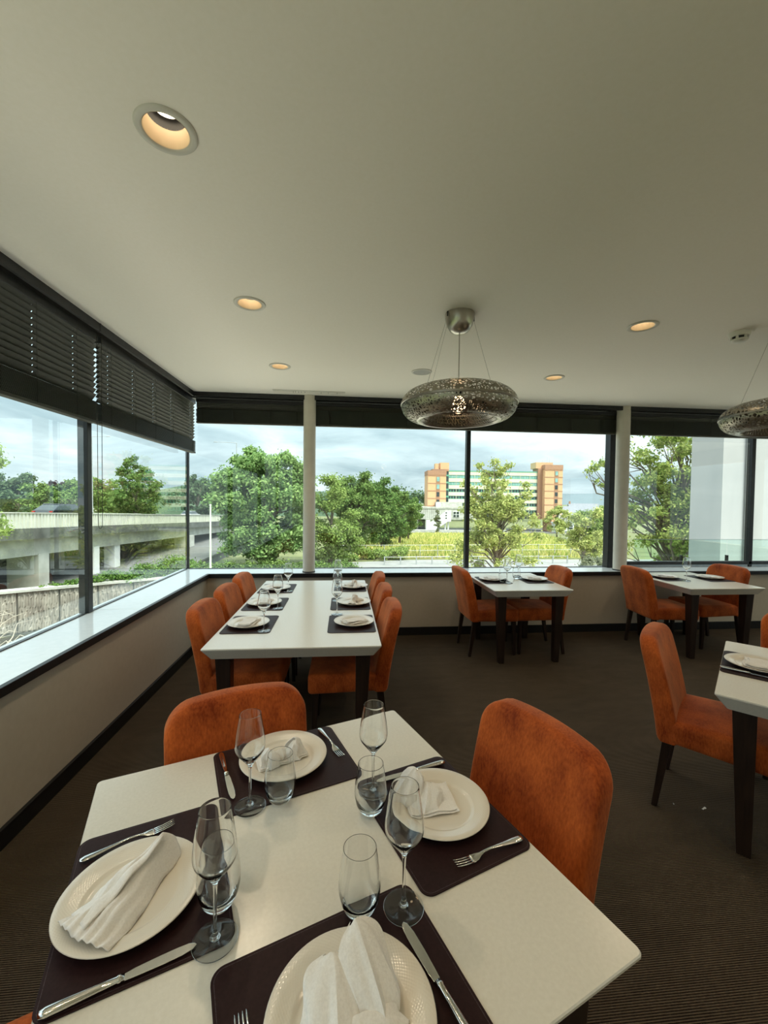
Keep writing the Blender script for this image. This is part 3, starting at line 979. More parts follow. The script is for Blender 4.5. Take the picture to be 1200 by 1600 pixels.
# ================================================================== tableware
ZT = 0.75
CACHE = {}
def mat_mesh(w, d):
    key = ('mat', w, d)
    if key not in CACHE:
        def rr(w, d, r):
            pts = []
            for cx, cy, a in ((w / 2 - r, -d / 2 + r, -90), (w / 2 - r, d / 2 - r, 0), (-w / 2 + r, d / 2 - r, 90), (-w / 2 + r, -d / 2 + r, 180)):
                for k in range(7):
                    t = R(a + 15 * k)
                    pts.append((cx + r * math.cos(t), cy + r * math.sin(t)))
            return pts
        a = MB().prism(rr(w, d, 0.026), 0, 0.003).mesh('placemat', 'placemat', bevel=0.0008)
        o1, o2 = rr(w - 0.010, d - 0.010, 0.021), rr(w - 0.0124, d - 0.0124, 0.020)
        n = len(o1)
        b = MB().add([(x, y, 0.0032) for x, y in o1] + [(x, y, 0.0032) for x, y in o2], [(i, (i + 1) % n, n + (i + 1) % n, n + i) for i in range(n)]).mesh('stitching', 'mat_thread')
        CACHE[key] = (a, b)
    return CACHE[key]
def placemat(x, y, rz, w, d, label, group):
    a, b = mat_mesh(w, d)
    o = mesh_obj('placemat', a, None, (x, y, ZT + 0.0003), (0, 0, rz))
    tag(o, label, 'place mat', group)
    mesh_obj('stitching', b, o)
    return o
def plate_mesh():
    if 'plate' not in CACHE:
        r = 0.1395
        prof = [(0, 0.003), (0.082, 0.003), (0.084, 0.0), (0.088, 0.0), (0.092, 0.0055), (0.115, 0.012), (r - 0.002, 0.0195), (r, 0.0215), (r - 0.002, 0.0232), (0.118, 0.0170),
                (0.100, 0.0135), (0.0955, 0.0122), (0.092, 0.0090), (0.086, 0.0073), (0, 0.0068)]
        CACHE['plate'] = MB().lathe(prof, 72).mesh('plate', 'porcelain', smooth='all')
    return CACHE['plate']
def plate(x, y, label, group, rz=0):
    o = mesh_obj('dinner_plate', plate_mesh(), None, (x, y, ZT + 0.0036), (0, 0, rz))
    return tag(o, label, 'plate', group)

def cloth_grid(fn, nu, nv):
    vs = [fn(i / nu, j / nv) for i in range(nu + 1) for j in range(nv + 1)]
    fs = [(i * (nv + 1) + j, (i + 1) * (nv + 1) + j, (i + 1) * (nv + 1) + j + 1, i * (nv + 1) + j + 1) for i in range(nu) for j in range(nv)]
    return vs, fs
def thicken(vs, fs, nu, nv, t):
    me = bpy.data.meshes.new('tmp')
    me.from_pydata(vs, [], fs)
    bm = bmesh.new()
    bm.from_mesh(me)
    bmesh.ops.recalc_face_normals(bm, faces=bm.faces)
    bm.normal_update()
    bmesh.ops.solidify(bm, geom=bm.faces[:], thickness=t)
    V = [tuple(v.co) for v in bm.verts]
    F = [tuple(v.index for v in f.verts) for f in bm.faces]
    bm.free()
    bpy.data.meshes.remove(me)
    return V, F
def on_plate(p):
    """lift cloth that reaches over the plate's rim"""
    k = min(1.0, max(0.0, (math.hypot(p[0], p[1]) - 0.082) / 0.056))
    return (p[0], p[1], p[2] + 0.0175 * k)
def napkin_tent(seed, L, W, H, tip, lean=0.0, curl=0.0):
    """a napkin folded into a pleated tent: wide hem at -x, raised pointed end at +x"""
    rs = random.Random(seed)
    ph = [rs.uniform(0, 6.28) for _ in range(6)]
    def outer(u, v):
        s = 2 * v - 1
        w = W * (1 - u) ** 0.75 + tip * u + 0.010 * math.sin(u * 9 + ph[0])
        prof = 1 - abs(s) ** 1.7
        z = H * prof * (0.30 + 0.95 * u ** 0.8) * (1 - 0.55 * max(0, u - 0.88) / 0.12)
        z += 0.004 * math.sin(s * 7 + ph[1] + u * 3) * (1 - abs(s)) + 0.0035 * math.sin(u * 17 + s * 3 + ph[2]) + 0.003 * (1 - u) * math.cos(s * 22 + ph[3])
        x = (u - 0.5) * L - 0.012 * (1 - s * s) * (1 - u) + curl * s * s * 0.5
        y = s * w * 0.5 + lean * z + 0.006 * math.sin(u * 6 + ph[4])
        return (x, y, max(0.0008, z + 0.0012))
    def flap(u, v):
        # a second fold lying over one side, its edge rolled
        s = v
        w = (W * 0.62) * (1 - u) ** 0.5 + tip * 0.6
        roll = 0.018 * math.sin(min(1, s * 1.05) * math.pi) * (0.5 + u)
        x = (u * 0.80 - 0.50) * L + 0.020 * s
        y = -W * 0.08 + s * w * 0.62 + lean * H * 0.4
        z = H * (0.34 + 0.80 * u) * (1 - 0.72 * s ** 1.4) + roll * 0.6 + 0.006 + 0.003 * math.sin(u * 15 + ph[5])
        return (x, y, z)
    b = MB()
    for fn, nu, nv in ((outer, 34, 30), (flap, 26, 14)):
        vs, fs = cloth_grid(fn, nu, nv)
        b.add(*thicken([on_plate(q) for q in vs], fs, nu, nv, 0.0016))
    return b.mesh('napkin', 'napkin_linen', smooth='all')
def napkin_hoods(seed, hoods, skirt):
    """standing hoods (cx, cy, rot, half width, depth, height, lean) rising from a flat folded skirt (polygon corners)"""
    rs = random.Random(seed)
    b = MB()
    for cx, cy, rot, W, D, H, lean in hoods:
        ph = [rs.uniform(0, 6.28) for _ in range(3)]
        ca, sa = math.cos(rot), math.sin(rot)
        fl_ = 1 if hoods.index((cx, cy, rot, W, D, H, lean)) % 2 else -1
        sec = [(-0.75, 0.75), (-1.0, 0.25), (-0.62, -0.55), (-0.12, -0.62), (0.10, -1.0), (0.34, -0.66), (0.80, -0.45), (1.0, 0.20), (0.70, 0.80)]
        sec = [(fl_ * px_, py_) for px_, py_ in sec][::fl_]
        def f(u, v):
            # folded cross-section: flat cloth planes meeting in creases
            k = u * (len(sec) - 1)
            q = min(int(k), len(sec) - 2)
            sx_ = sec[q][0] + (sec[q + 1][0] - sec[q][0]) * (k - q)
            sy_ = sec[q][1] + (sec[q + 1][1] - sec[q][1]) * (k - q)
            th = sx_ * 1.5
            v = 0.985 * v
            rx, ry = (1 - v ** 5) ** 0.5, (1 - v ** 1.7) ** 0.7
            wr = 1 + 0.05 * math.sin(th * 4 + ph[0] + v * 5) + 0.05 * math.sin(v * 9 + ph[1] + th * 2) + 0.03 * math.sin(th * 11 + ph[2] + 7 * v)
            x = W * (sx_ + 0.10 * (v - 0.5) * (1 - sx_ * sx_)) * rx * wr
            y = D * sy_ * ry * wr + lean * v * v + 0.010 * math.sin(v * 5 + ph[1]) * (1 - v)
            z = H * v * (1 - 0.10 * abs(math.sin(th)) ** 3) + 0.003
            return (cx + x * ca - y * sa, cy + x * sa + y * ca, z)
        vs, fs = cloth_grid(f, 48, 26)
        b.add(*thicken([on_plate(q) for q in vs], fs, 48, 26, 0.0022))
    ph = [rs.uniform(0, 6.28) for _ in range(3)]
    (x0, y0), (x1, y1), (x2, y2), (x3, y3) = skirt
    for lay in range(2):
        def g(u, v):
            x = (x0 * (1 - u) + x1 * u) * (1 - v) + (x3 * (1 - u) + x2 * u) * v
            y = (y0 * (1 - u) + y1 * u) * (1 - v) + (y3 * (1 - u) + y2 * u) * v
            k = 1 - 0.08 * lay
            return (x * k, y * k, 0.002 + 0.004 * lay + 0.0025 * math.sin(x * 70 + ph[0]) * math.sin(y * 60 + ph[1]) + 0.0025)
        vs, fs = cloth_grid(g, 20, 20)
        b.add(*thicken([on_plate(q) for q in vs], fs, 20, 20, 0.0018))
    return b.mesh('napkin', 'napkin_linen', smooth=38)
def napkin_flat(seed, L=0.17, W=0.115):
    rs = random.Random(seed)
    b = MB()
    for lay in range(4):
        ph = [rs.uniform(0, 6.28) for _ in range(4)]
        ll, ww = L - 0.010 * lay, W - 0.012 * lay
        def f(u, v, lay=lay, ph=ph, ll=ll, ww=ww):
            x, y = (u - 0.5) * ll, (v - 0.5) * ww
            z = 0.0025 + lay * 0.0048 + 0.0016 * math.sin(x * 70 + ph[0]) + 0.0014 * math.sin(y * 85 + x * 30 + ph[1])
            return (x + 0.004 * math.sin(y * 40 + ph[2]), y + 0.005 * math.sin(x * 30 + ph[3]), z)
        vs, fs = cloth_grid(f, 18, 14)
        b.add(*thicken([on_plate(q) for q in vs], fs, 18, 14, 0.0018))
    return b.mesh('napkin', 'napkin_linen', smooth='all')
def napkin_knot(seed):
    rs = random.Random(seed)
    ph = [rs.uniform(0, 6.28) for _ in range(6)]
    b = MB()
    def bow(sgn):
        def f(u, v):
            s = 2 * v - 1
            w = 0.018 + 0.045 * u
            return (sgn * (0.008 + 0.085 * u), s * w + 0.008 * math.sin(u * 5 + ph[0]), 0.004 + 0.034 * (1 - u) * (1 - abs(s)) + 0.010 * (1 - s * s) + 0.003 * math.sin(s * 10 + u * 6 + ph[1]))
        return f
    for sgn in (-1, 1):
        vs, fs = cloth_grid(bow(sgn), 16, 14)
        b.add(*thicken(vs, fs, 16, 14, 0.0018))
    def ball(u, v):
        th, p = u * math.pi * 0.92, v * 2 * math.pi
        r = 0.027 * (1 + 0.16 * math.sin(3 * p + 4 * th + ph[2]) + 0.10 * math.sin(7 * p + ph[3]))
        return (r * math.sin(th) * math.cos(p), r * math.sin(th) * math.sin(p), 0.034 + r * math.cos(th))
    vs, fs = cloth_grid(ball, 18, 30)
    b.add(vs, fs)
    return b.mesh('napkin', 'napkin_linen', smooth='all')
def napkin(me, x, y, rz, label, group, dz=0.0105):
    o = mesh_obj('linen_napkin', me, None, (x, y, ZT + dz), (0, 0, rz))
    return tag(o, label, 'napkin', group)

def wine_glass_parts():
    if 'wine' not in CACHE:
        outer = [(0.0045, 0.112), (0.0075, 0.118), (0.016, 0.130), (0.030, 0.147), (0.0385, 0.160), (0.0410, 0.172), (0.0405, 0.186), (0.0372, 0.212), (0.0328, 0.238), (0.0292, 0.2605)]
        inner = [(0.0282, 0.2605), (0.0318, 0.238), (0.0362, 0.212), (0.0395, 0.186), (0.0400, 0.172), (0.0375, 0.161), (0.0288, 0.149), (0.0145, 0.134), (0.0, 0.127)]
        def sm(p, n=3):
            q = []
            for i in range(len(p) - 1):
                p0, p1, p2, p3 = p[max(0, i - 1)], p[i], p[i + 1], p[min(len(p) - 1, i + 2)]
                for k in range(n):
                    t = k / n
                    q.append(tuple(0.5 * (2 * b + (c - a) * t + (2 * a - 5 * b + 4 * c - d) * t * t + (-a + 3 * b - 3 * c + d) * t ** 3) for a, b, c, d in zip(p0, p1, p2, p3)))
            return q + [p[-1]]
        bowl = MB().lathe([(0.0, 0.1122)] + sm(outer) + [(0.0291, 0.2610), (0.0288, 0.2613), (0.0285, 0.2613), (0.0282, 0.2610)] + sm(inner), 56).mesh('bowl', 'thick_glass', smooth='all')
        stem = MB().lathe([(0.0, 0.003), (0.010, 0.0055), (0.0058, 0.011), (0.0040, 0.022), (0.0034, 0.045), (0.0033, 0.085), (0.0040, 0.104), (0.0055, 0.114), (0.0082, 0.1195), (0.0, 0.1255)], 20).mesh('stem', 'thick_glass', smooth='all')
        foot = MB().lathe([(0, 0.0), (0.0410, 0.0), (0.0422, 0.0003), (0.0425, 0.0007), (0.0422, 0.0011), (0.0410, 0.0014), (0.030, 0.0018), (0.018, 0.0024), (0.010, 0.0038), (0.0, 0.0050)], 48).mesh('foot', 'thick_glass', smooth='all')
        CACHE['wine'] = [('bowl', bowl), ('stem', stem), ('foot', foot)]
    return CACHE['wine']
def wine_glass(x, y, label, group, z=0.004):
    o = thing('wine_glass', label, 'wine glass', (x, y, ZT + z), 0, group)
    for n, me in wine_glass_parts():
        mesh_obj(n, me, o)
    return o
def tumbler(x, y, label, group, z=0.001):
    if 'tumbler' not in CACHE:
        outer = [(0.0, 0.0), (0.020, 0.0), (0.0255, 0.003), (0.0325, 0.012), (0.0395, 0.028), (0.0435, 0.048), (0.0440, 0.062), (0.0425, 0.082), (0.0390, 0.106), (0.0360, 0.126), (0.0347, 0.1352), (0.03455, 0.1362)]
        inner = [(0.0342, 0.1367), (0.0338, 0.1367), (0.0335, 0.1362), (0.03365, 0.1352), (0.0350, 0.126), (0.0380, 0.106), (0.0415, 0.082), (0.0430, 0.062), (0.0424, 0.048), (0.0382, 0.030), (0.0300, 0.019), (0.016, 0.0145), (0.0, 0.0140)]
        CACHE['tumbler'] = MB().lathe(outer + inner, 56).mesh('water_tumbler', 'thick_glass', smooth='all')
    o = mesh_obj('water_tumbler', CACHE['tumbler'], None, (x, y, ZT + z))
    return tag(o, label, 'tumbler', group)
def knife_meshes():
    if 'knife' not in CACHE:
        h = MB().loft([(-0.118, 0, 0.0075, 0.002, 0.002), (-0.116, 0, 0.0075, 0.0062, 0.0050), (-0.108, 0, 0.0075, 0.0085, 0.0066), (-0.085, 0, 0.0075, 0.0085, 0.0066), (-0.035, 0, 0.0072, 0.0066, 0.0056), (-0.008, 0, 0.007, 0.0058, 0.0050),
                       (-0.006, 0, 0.007, 0.0072, 0.0060), (-0.003, 0, 0.007, 0.0072, 0.0060), (-0.001, 0, 0.007, 0.0056, 0.0042), (0.004, 0, 0.007, 0.0066, 0.0030)], 14).mesh('handle', 'cutlery_steel', smooth='all')
        pts_t = [(0.003, 0.0062), (0.02, 0.0085), (0.06, 0.0098), (0.090, 0.0098), (0.108, 0.0085), (0.118, 0.0045), (0.121, 0.000)]
        pts_b = [(0.114, -0.0055), (0.095, -0.0085), (0.06, -0.0088), (0.02, -0.0075), (0.003, -0.0062)]
        b = MB().prism((pts_t + pts_b)[::-1], 0.0045, 0.0066).mesh('blade', 'cutlery_steel', bevel=0.0006)
        CACHE['knife'] = [('handle', h), ('blade', b)]
    return CACHE['knife']
def knife(x, y, rz, label, group, z=0.0033):
    o = thing('table_knife', label, 'knife', (x, y, ZT + z), rz, group)
    for n, me in knife_meshes():
        mesh_obj(n, me, o)
    return o
def fork(x, y, rz, label, group, z=0.0033):
    if 'fork' not in CACHE:
        h = MB().loft([(-0.100, 0, 0.006, 0.002, 0.001), (-0.098, 0, 0.006, 0.0062, 0.0020), (-0.090, 0, 0.0062, 0.0092, 0.0026), (-0.070, 0, 0.0068, 0.0088, 0.0026), (-0.030, 0, 0.0092, 0.0048, 0.0024), (0.0, 0, 0.0112, 0.0030, 0.0024),
                       (0.020, 0, 0.0100, 0.0030, 0.0022), (0.030, 0, 0.0075, 0.0050, 0.0016), (0.040, 0, 0.0052, 0.0102, 0.0012), (0.052, 0, 0.0040, 0.0118, 0.0010), (0.057, 0, 0.0040, 0.0116, 0.0009)], 14).mesh('handle', 'cutlery_steel', smooth='all')
        tine = MB().loft([(0.055, 0, 0.0040, 0.0019, 0.0009), (0.075, 0, 0.0046, 0.0017, 0.0009), (0.092, 0, 0.0068, 0.0014, 0.0008), (0.101, 0, 0.0092, 0.0006, 0.0005)], 8).mesh('tine', 'cutlery_steel', smooth='all')
        CACHE['fork'] = (h, tine)
    h, tine = CACHE['fork']
    o = thing('table_fork', label, 'fork', (x, y, ZT + z), rz, group)
    mesh_obj('handle', h, o)
    for k in range(4):
        mesh_obj('tine', tine, o, (0, -0.0093 + 0.0062 * k, 0))
    return o

# ---- the front table: four places, named by the side they belong to
gm, gp, gn, gw, gt, gf, gk = ('place mats on the front table', 'plates on the front table', 'napkins on the front table', 'wine glasses on the front table',
                              'tumblers on the front table', 'forks on the front table', 'knives on the front table')
def P2(lx, ly):
    return fl(lx, ly)
for (lx, ly, rz, lab) in [(0.345, -0.036, 90, 'plum leather place mat before the right-hand chair of the front table'),
                          (0.022, 0.347, 0, 'plum leather place mat at the far side of the front table'),
                          (-0.349, 0.056, 90, 'plum leather place mat at the left side of the front table'),
                          (-0.035, -0.345, 0, 'plum leather place mat cut by the bottom edge of the picture')]:
    x, y = P2(lx, ly)
    placemat(x, y, AF + R(rz), 0.412, 0.318, lab, gm)
for (lx, ly, lab) in [(0.360, -0.030, 'cream dinner plate before the right-hand chair of the front table'),
                      (0.022, 0.368, 'cream dinner plate at the far side of the front table'),
                      (-0.378, 0.036, 'cream dinner plate at the left side of the front table, long wedge napkin on it'),
                      (-0.040, -0.372, 'cream dinner plate cut by the bottom edge of the picture')]:
    x, y = P2(lx, ly)
    plate(x, y, lab, gp)
x, y = P2(0.340, 0.004)
napkin(napkin_hoods(3, [(-0.050, 0.012, R(-65), 0.042, 0.044, 0.082, 0.03), (-0.006, -0.018, R(-25), 0.046, 0.042, 0.046, 0.03)], [(-0.060, -0.066), (0.074, -0.070), (0.080, 0.050), (-0.058, 0.060)]), x, y, AF - R(14),
       'white linen napkin with loose hem on the plate before the right-hand chair', gn)
x, y = P2(0.012, 0.358)
napkin(napkin_hoods(8, [(0.046, 0.004, R(62), 0.034, 0.045, 0.060, 0.0), (-0.040, -0.004, R(-70), 0.034, 0.042, 0.054, 0.0), (0.0, 0.0, R(10), 0.040, 0.026, 0.040, 0.0)], [(-0.080, -0.030), (0.080, -0.026), (0.085, 0.032), (-0.075, 0.030)]), x, y, AF + R(4),
       'white linen napkin with two raised folds on the far plate', gn)
x, y = P2(-0.378, 0.036)
napkin(napkin_tent(5, 0.215, 0.150, 0.056, 0.026, 0.1), x, y, AF + R(42), 'long wedge of white linen napkin on the left plate', gn)
x, y = P2(-0.036, -0.385)
napkin(napkin_hoods(11, [(0.036, 0.010, R(14), 0.047, 0.040, 0.105, 0.070), (-0.038, 0.0, R(-10), 0.052, 0.046, 0.080, 0.060), (0.0, -0.030, R(0), 0.074, 0.040, 0.040, 0.02)], [(-0.085, -0.075), (0.075, -0.080), (0.070, 0.050), (-0.075, 0.045)]), x, y, AF - R(6),
       'white linen napkin standing in two peaks on the plate at the bottom edge', gn)
for (lx, ly, lab) in [(-0.110, 0.203, 'wine glass before the chair facing the camera, its bowl against the rust backrest'),
                      (0.222, 0.105, 'wine glass standing farthest back on the front table, near its far corner'),
                      (0.134, -0.236, 'wine glass before the right-hand plate, its bowl overlapping the napkin'),
                      (-0.227, -0.133, 'wine glass standing on the left place mat beside the long wedge napkin')]:
    x, y = P2(lx, ly)
    wine_glass(x, y, lab, gw)
for (lx, ly, lab) in [(-0.030, 0.188, 'water tumbler in front of the far plate of the front table'),
                      (0.183, 0.038, 'water tumbler overlapping the stem of the farthest wine glass'),
                      (0.047, -0.203, 'water tumbler in the middle, above the plate at the bottom edge'),
                      (-0.214, -0.062, 'water tumbler behind the wine glass on the left place mat')]:
    x, y = P2(lx, ly)
    tumbler(x, y, lab, gt, 0.004 if lx < -0.1 or lx > 0.15 or ly > 0.1 or ly < -0.15 else 0.001)
def lay(fn, p, q, at, lab, g, **kw):
    """lay cutlery with its handle towards p and its tip towards q (front-table coordinates)"""
    a, b = Vector(fl(*p)), Vector(fl(*q))
    d = (b - a).normalized()
    c = a + d * at
    fn(c.x, c.y, math.atan2(d.y, d.x), lab, g, **kw)
lay(fork, (-0.500, 0.187), (-0.295, 0.222), 0.103, 'fork above the left plate, tines towards the middle', gf)
lay(knife, (-0.500, -0.140), (-0.262, -0.132), 0.120, 'knife below the left plate, the largest knife in view', gk)
lay(knife, (-0.160, 0.480), (-0.150, 0.252), 0.115, 'knife left of the far plate, small blade towards the camera', gk)
lay(fork, (0.182, 0.490), (0.196, 0.320), 0.095, 'fork right of the far plate', gf)
lay(knife, (0.487, 0.124), (0.301, 0.134), 0.118, 'knife behind the right-hand napkin, only the handle clear', gk)
lay(fork, (0.487, -0.213), (0.297, -0.205), 0.096, 'fork in front of the right-hand plate', gf)
lay(knife, (0.124, -0.500), (0.116, -0.272), 0.112, 'knife beside the plate at the bottom edge', gk)
lay(fork, (-0.200, -0.480), (-0.200, -0.281), 0.098, 'fork tips left of the plate at the bottom edge', gf)

# ---- the long table
lm, lp, ln, lw = 'place mats on the long table', 'plates on the long table', 'napkins on the long table', 'wine glasses on the long table'
order = ['near', 'middle', 'far']
flat1, flat2, knot1, knot2 = napkin_flat(1), napkin_flat(4), napkin_knot(2), napkin_knot(6)
for i, (ym, yp, yw) in enumerate([(2.905, 2.889, 2.745), (3.462, 3.462, 3.312), (4.06, 4.03, 3.925)]):
    w = order[i]
    placemat(-0.628, ym, R(90), 0.412, 0.318, f'plum place mat at the {w} place on the side-window side of the long table', lm)
    plate(-0.642, yp, f'white plate at the {w} place on the side-window side of the long table', lp)
    napkin(flat1 if i != 1 else flat2, -0.645, yp, R(84 + 6 * i), f'flat folded napkin at the {w} place on the side-window side of the long table', ln)
    wine_glass(-0.512, yw, f'wine glass at the {w} place on the side-window side of the long table', lw)
for i, (ym, yp, yw) in enumerate([(2.885, 2.885, 3.112), (3.445, 3.445, 3.53), (4.09, 4.09, 4.12)]):
    w = order[i]
    placemat(0.056, ym, R(90), 0.412, 0.318, f'plum place mat at the {w} place on the aisle side of the long table', lm)
    plate(0.075 + 0.012 * i, yp, f'white plate at the {w} place on the aisle side of the long table', lp)
    napkin([flat2, knot1, knot2][i], 0.08 + 0.012 * i, yp, R(20 + 50 * i), f'{["flat folded", "knotted", "knotted"][i]} napkin at the {w} place on the aisle side of the long table', ln)
    wine_glass(-0.048 - 0.004 * i, yw, f'wine glass at the {w} place on the aisle side of the long table', lw)

# ---- window tables
g = 'settings on the mullion window table'
placemat(1.622, 4.395, R(90), 0.40, 0.30, 'dark place mat on the mullion window table, beside the chair seen from behind', g)
placemat(2.078, 4.395, R(90), 0.40, 0.30, 'dark place mat on the mullion window table, beside the chair against the sill', g)
plate(1.612, 4.40, 'white plate on the mullion window table, beside the chair seen from behind', g)
plate(2.095, 4.395, 'white plate on the mullion window table, beside the chair against the sill', g)
napkin(flat1, 1.612, 4.40, R(95), 'flat napkin on the mullion window table, beside the chair seen from behind', g)
napkin(flat2, 2.10, 4.395, R(80), 'flat napkin on the mullion window table, beside the chair against the sill', g)
wine_glass(1.715, 4.225, 'nearer wine glass on the mullion window table', g)
wine_glass(1.955, 4.50, 'farther wine glass on the mullion window table', g)
tumbler(1.690, 4.285, 'nearer water tumbler on the mullion window table', g)
tumbler(1.915, 4.46, 'farther water tumbler on the mullion window table', g)
g = 'settings on the table beyond the second pillar'
placemat(3.70, 4.46, R(90), 0.40, 0.30, 'dark place mat beyond the second pillar, beside the chair seen from behind', g)
placemat(4.185, 4.40, R(90), 0.40, 0.30, 'dark place mat beyond the second pillar, beside the far chair', g)
plate(3.70, 4.47, 'white plate beyond the second pillar, beside the chair seen from behind', g)
plate(4.20, 4.41, 'white plate beyond the second pillar, beside the far chair', g)
napkin(flat2, 3.71, 4.47, R(90), 'flat napkin beyond the second pillar, beside the chair seen from behind', g)
napkin(flat1, 4.20, 4.41, R(90), 'flat napkin beyond the second pillar, beside the far chair', g)
wine_glass(3.765, 4.24, 'lone wine glass on the table beyond the second pillar', g)

# ---- turned table: one place in view
g = 'setting on the turned table'
c = Vector((2.085, 2.075, 0)) + d2 * 0.135
placemat(c.x - 0.0 + d2.x * 0.012, c.y + d2.y * 0.012, AR, 0.412, 0.318, 'plum place mat on the turned table', g)
plate(c.x, c.y, 'cream plate on the turned table', g)
napkin(flat1, c.x, c.y, AR, 'flat folded napkin on the turned table', g)
c2 = Vector((1.965, 1.978, 0)) + d2 * 0.115
knife(c2.x, c2.y, math.atan2(d2.y, d2.x), 'knife on the turned table, along its mat', g)

# crumbs of paper on the carpet by the turned table
for (x, y, s, rz, lab) in [(1.905, 1.985, 0.030, 20, 'larger white paper scrap on the carpet under the turned table'), (1.770, 2.030, 0.010, 70, 'tiny white paper scrap on the carpet beside the chair leg')]:
    def f(u, v):
        return ((u - 0.5) * s, (v - 0.5) * s * 0.3, 0.002 + 0.002 * math.sin(u * 6) * math.cos(v * 4))
    vs, fs = cloth_grid(f, 8, 4)
    tag(mesh_obj('paper_scrap', MB().add(*thicken(vs, fs, 8, 4, 0.0006)).mesh('paper_scrap', 'napkin_linen'), None, (x, y, 0.0005), (0, 0, R(rz))), lab, 'scrap', 'paper scraps on the carpet')

# ================================================================== outdoors
GZ = EYE - 8.0                      # street level, one storey and a bit below the dining room
def gz(y):
    return GZ - 6.5 * min(1.0, max(0.0, (y - 58.0) / 132.0))
def sheet(name, poly, dz, mat_name, nsub=1, label=None):
    """flat-ish ground polygon given as rows of left/right edges: [(y, x0, x1), ...]"""
    b = MB()
    vs, fs = [], []
    for y, x0, x1 in poly:
        vs += [(x0, y, gz(y) + dz), (x1, y, gz(y) + dz)]
    for i in range(len(poly) - 1):
        fs.append((2 * i, 2 * i + 1, 2 * i + 3, 2 * i + 2))
    o = b.add(vs, fs).build(name, mat_name)
    return struct(o, label)
sheet('ground', [(-60, -900, 900), (58, -900, 900), (120, -900, 900), (190, -900, 900), (2400, -4000, 4000)], 0.0, 'verge', label='green ground beyond the windows')
sheet('ground_field', [(56.5, -3, 34), (80, 2, 48), (110, 8, 60), (140, 12, 72), (172, 18, 86)], 0.05, 'field_soil', label='rough yellow green field in front of the office block')
sheet('road', [(36, -30, 60), (47, -30, 60), (52, -4, 70), (55, 9, 75)], 0.04, 'pale_road', label='pale road running past the field')
sheet('car_park', [(172, 17, 110), (190, 17, 125), (215, 17, 140)], 0.06, 'asphalt', label='grey car park at the foot of the office block')
sheet('ground_bounce', [(5.4, -9.5, 40), (28, -9.5, 44), (35.5, -9.5, 50)], 0.05, 'bounce_paving', label='pale ground added along the building foot to bounce light upwards')  # added with its side and end strips to brighten the ceiling
sheet('ground_bounce_side', [(-24, -12.0, -2.1), (5.4, -12.0, -2.1), (5.42, -12, -9.5), (9, -12, -9.5)], 0.05, 'bounce_paving', label='pale ground added below the side windows to bounce light upwards')
sheet('planting_bed', [(9, -21, -8.1), (14, -21, -8.1), (22, -23.4, -9), (29, -13.2, -9)], 0.06, 'dark_soil', label='dark planting bed at the foot of the retaining wall')
sheet('ground_bounce_end', [(-26, 8.6, 36), (5.3, 8.6, 36)], 0.05, 'bounce_paving', label='pale ground added at the building end to bounce light upwards')
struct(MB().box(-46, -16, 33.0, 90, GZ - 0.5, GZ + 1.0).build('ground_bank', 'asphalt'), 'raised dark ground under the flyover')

# far hills
def ridge(name, y, x0, x1, zb, zt, rough, mat_name, seed, label, n=90):
    rs = np.random.RandomState(seed)
    b = MB()
    h = np.zeros(n)
    for k in range(1, 7):
        h += np.sin(np.linspace(0, 1, n) * 6.28 * k * 1.7 + rs.uniform(0, 6.28)) / k
    h = (h - h.min()) / (h.max() - h.min())
    xs = np.linspace(x0, x1, n)
    vs, fs = [], []
    for i in range(n):
        z = zb + (zt - zb) * (1 - rough + rough * h[i])
        vs += [(xs[i], y - (zt - zb) * 2.0, zb), (xs[i], y, z), (xs[i], y + (zt - zb) * 4, zb)]
    for i in range(n - 1):
        fs += [(3 * i, 3 * i + 3, 3 * i + 4, 3 * i + 1), (3 * i + 1, 3 * i + 4, 3 * i + 5, 3 * i + 2)]
    return struct(b.add(vs, fs).build(name, mat_name, smooth='all'), label)
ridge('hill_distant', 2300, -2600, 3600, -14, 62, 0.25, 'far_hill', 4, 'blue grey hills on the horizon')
ridge('hill_wooded', 420, -700, 70, -14, 16, 0.5, 'hill_wood', 9, 'dark wooded rise behind the trees')

# ------------------------------------------------------------------ trees
def leaf_mesh(name, pts, outs, size, mat_name, rng, aspect=0.62, up=0.35):
    n = len(pts)
    nrm = outs * 0.55 + rng.normal(0, 0.6, (n, 3)) + np.array([0, 0, up])
    nrm /= np.linalg.norm(nrm, axis=1)[:, None] + 1e-9
    ref = rng.normal(0, 1, (n, 3))
    a = np.cross(nrm, ref)
    a /= np.linalg.norm(a, axis=1)[:, None] + 1e-9
    c = np.cross(nrm, a)
    s = (size * rng.uniform(0.6, 1.35, n))[:, None]
    V = np.empty((n, 4, 3))
    V[:, 0] = pts - a * s * 0.5
    V[:, 1] = pts - c * s * 0.5 * aspect + a * s * 0.05
    V[:, 2] = pts + a * s * 0.5
    V[:, 3] = pts + c * s * 0.5 * aspect + a * s * 0.05
    me = bpy.data.meshes.new(name)
    me.vertices.add(4 * n)
    me.vertices.foreach_set('co', V.reshape(-1))
    me.loops.add(4 * n)
    me.loops.foreach_set('vertex_index', np.arange(4 * n, dtype=np.int32))
    me.polygons.add(n)
    me.polygons.foreach_set('loop_start', np.arange(0, 4 * n, 4, dtype=np.int32))
    me.polygons.foreach_set('loop_total', np.full(n, 4, dtype=np.int32))
    me.update(calc_edges=True)
    me.validate()
    me.materials.append(MATS[mat_name])
    return me
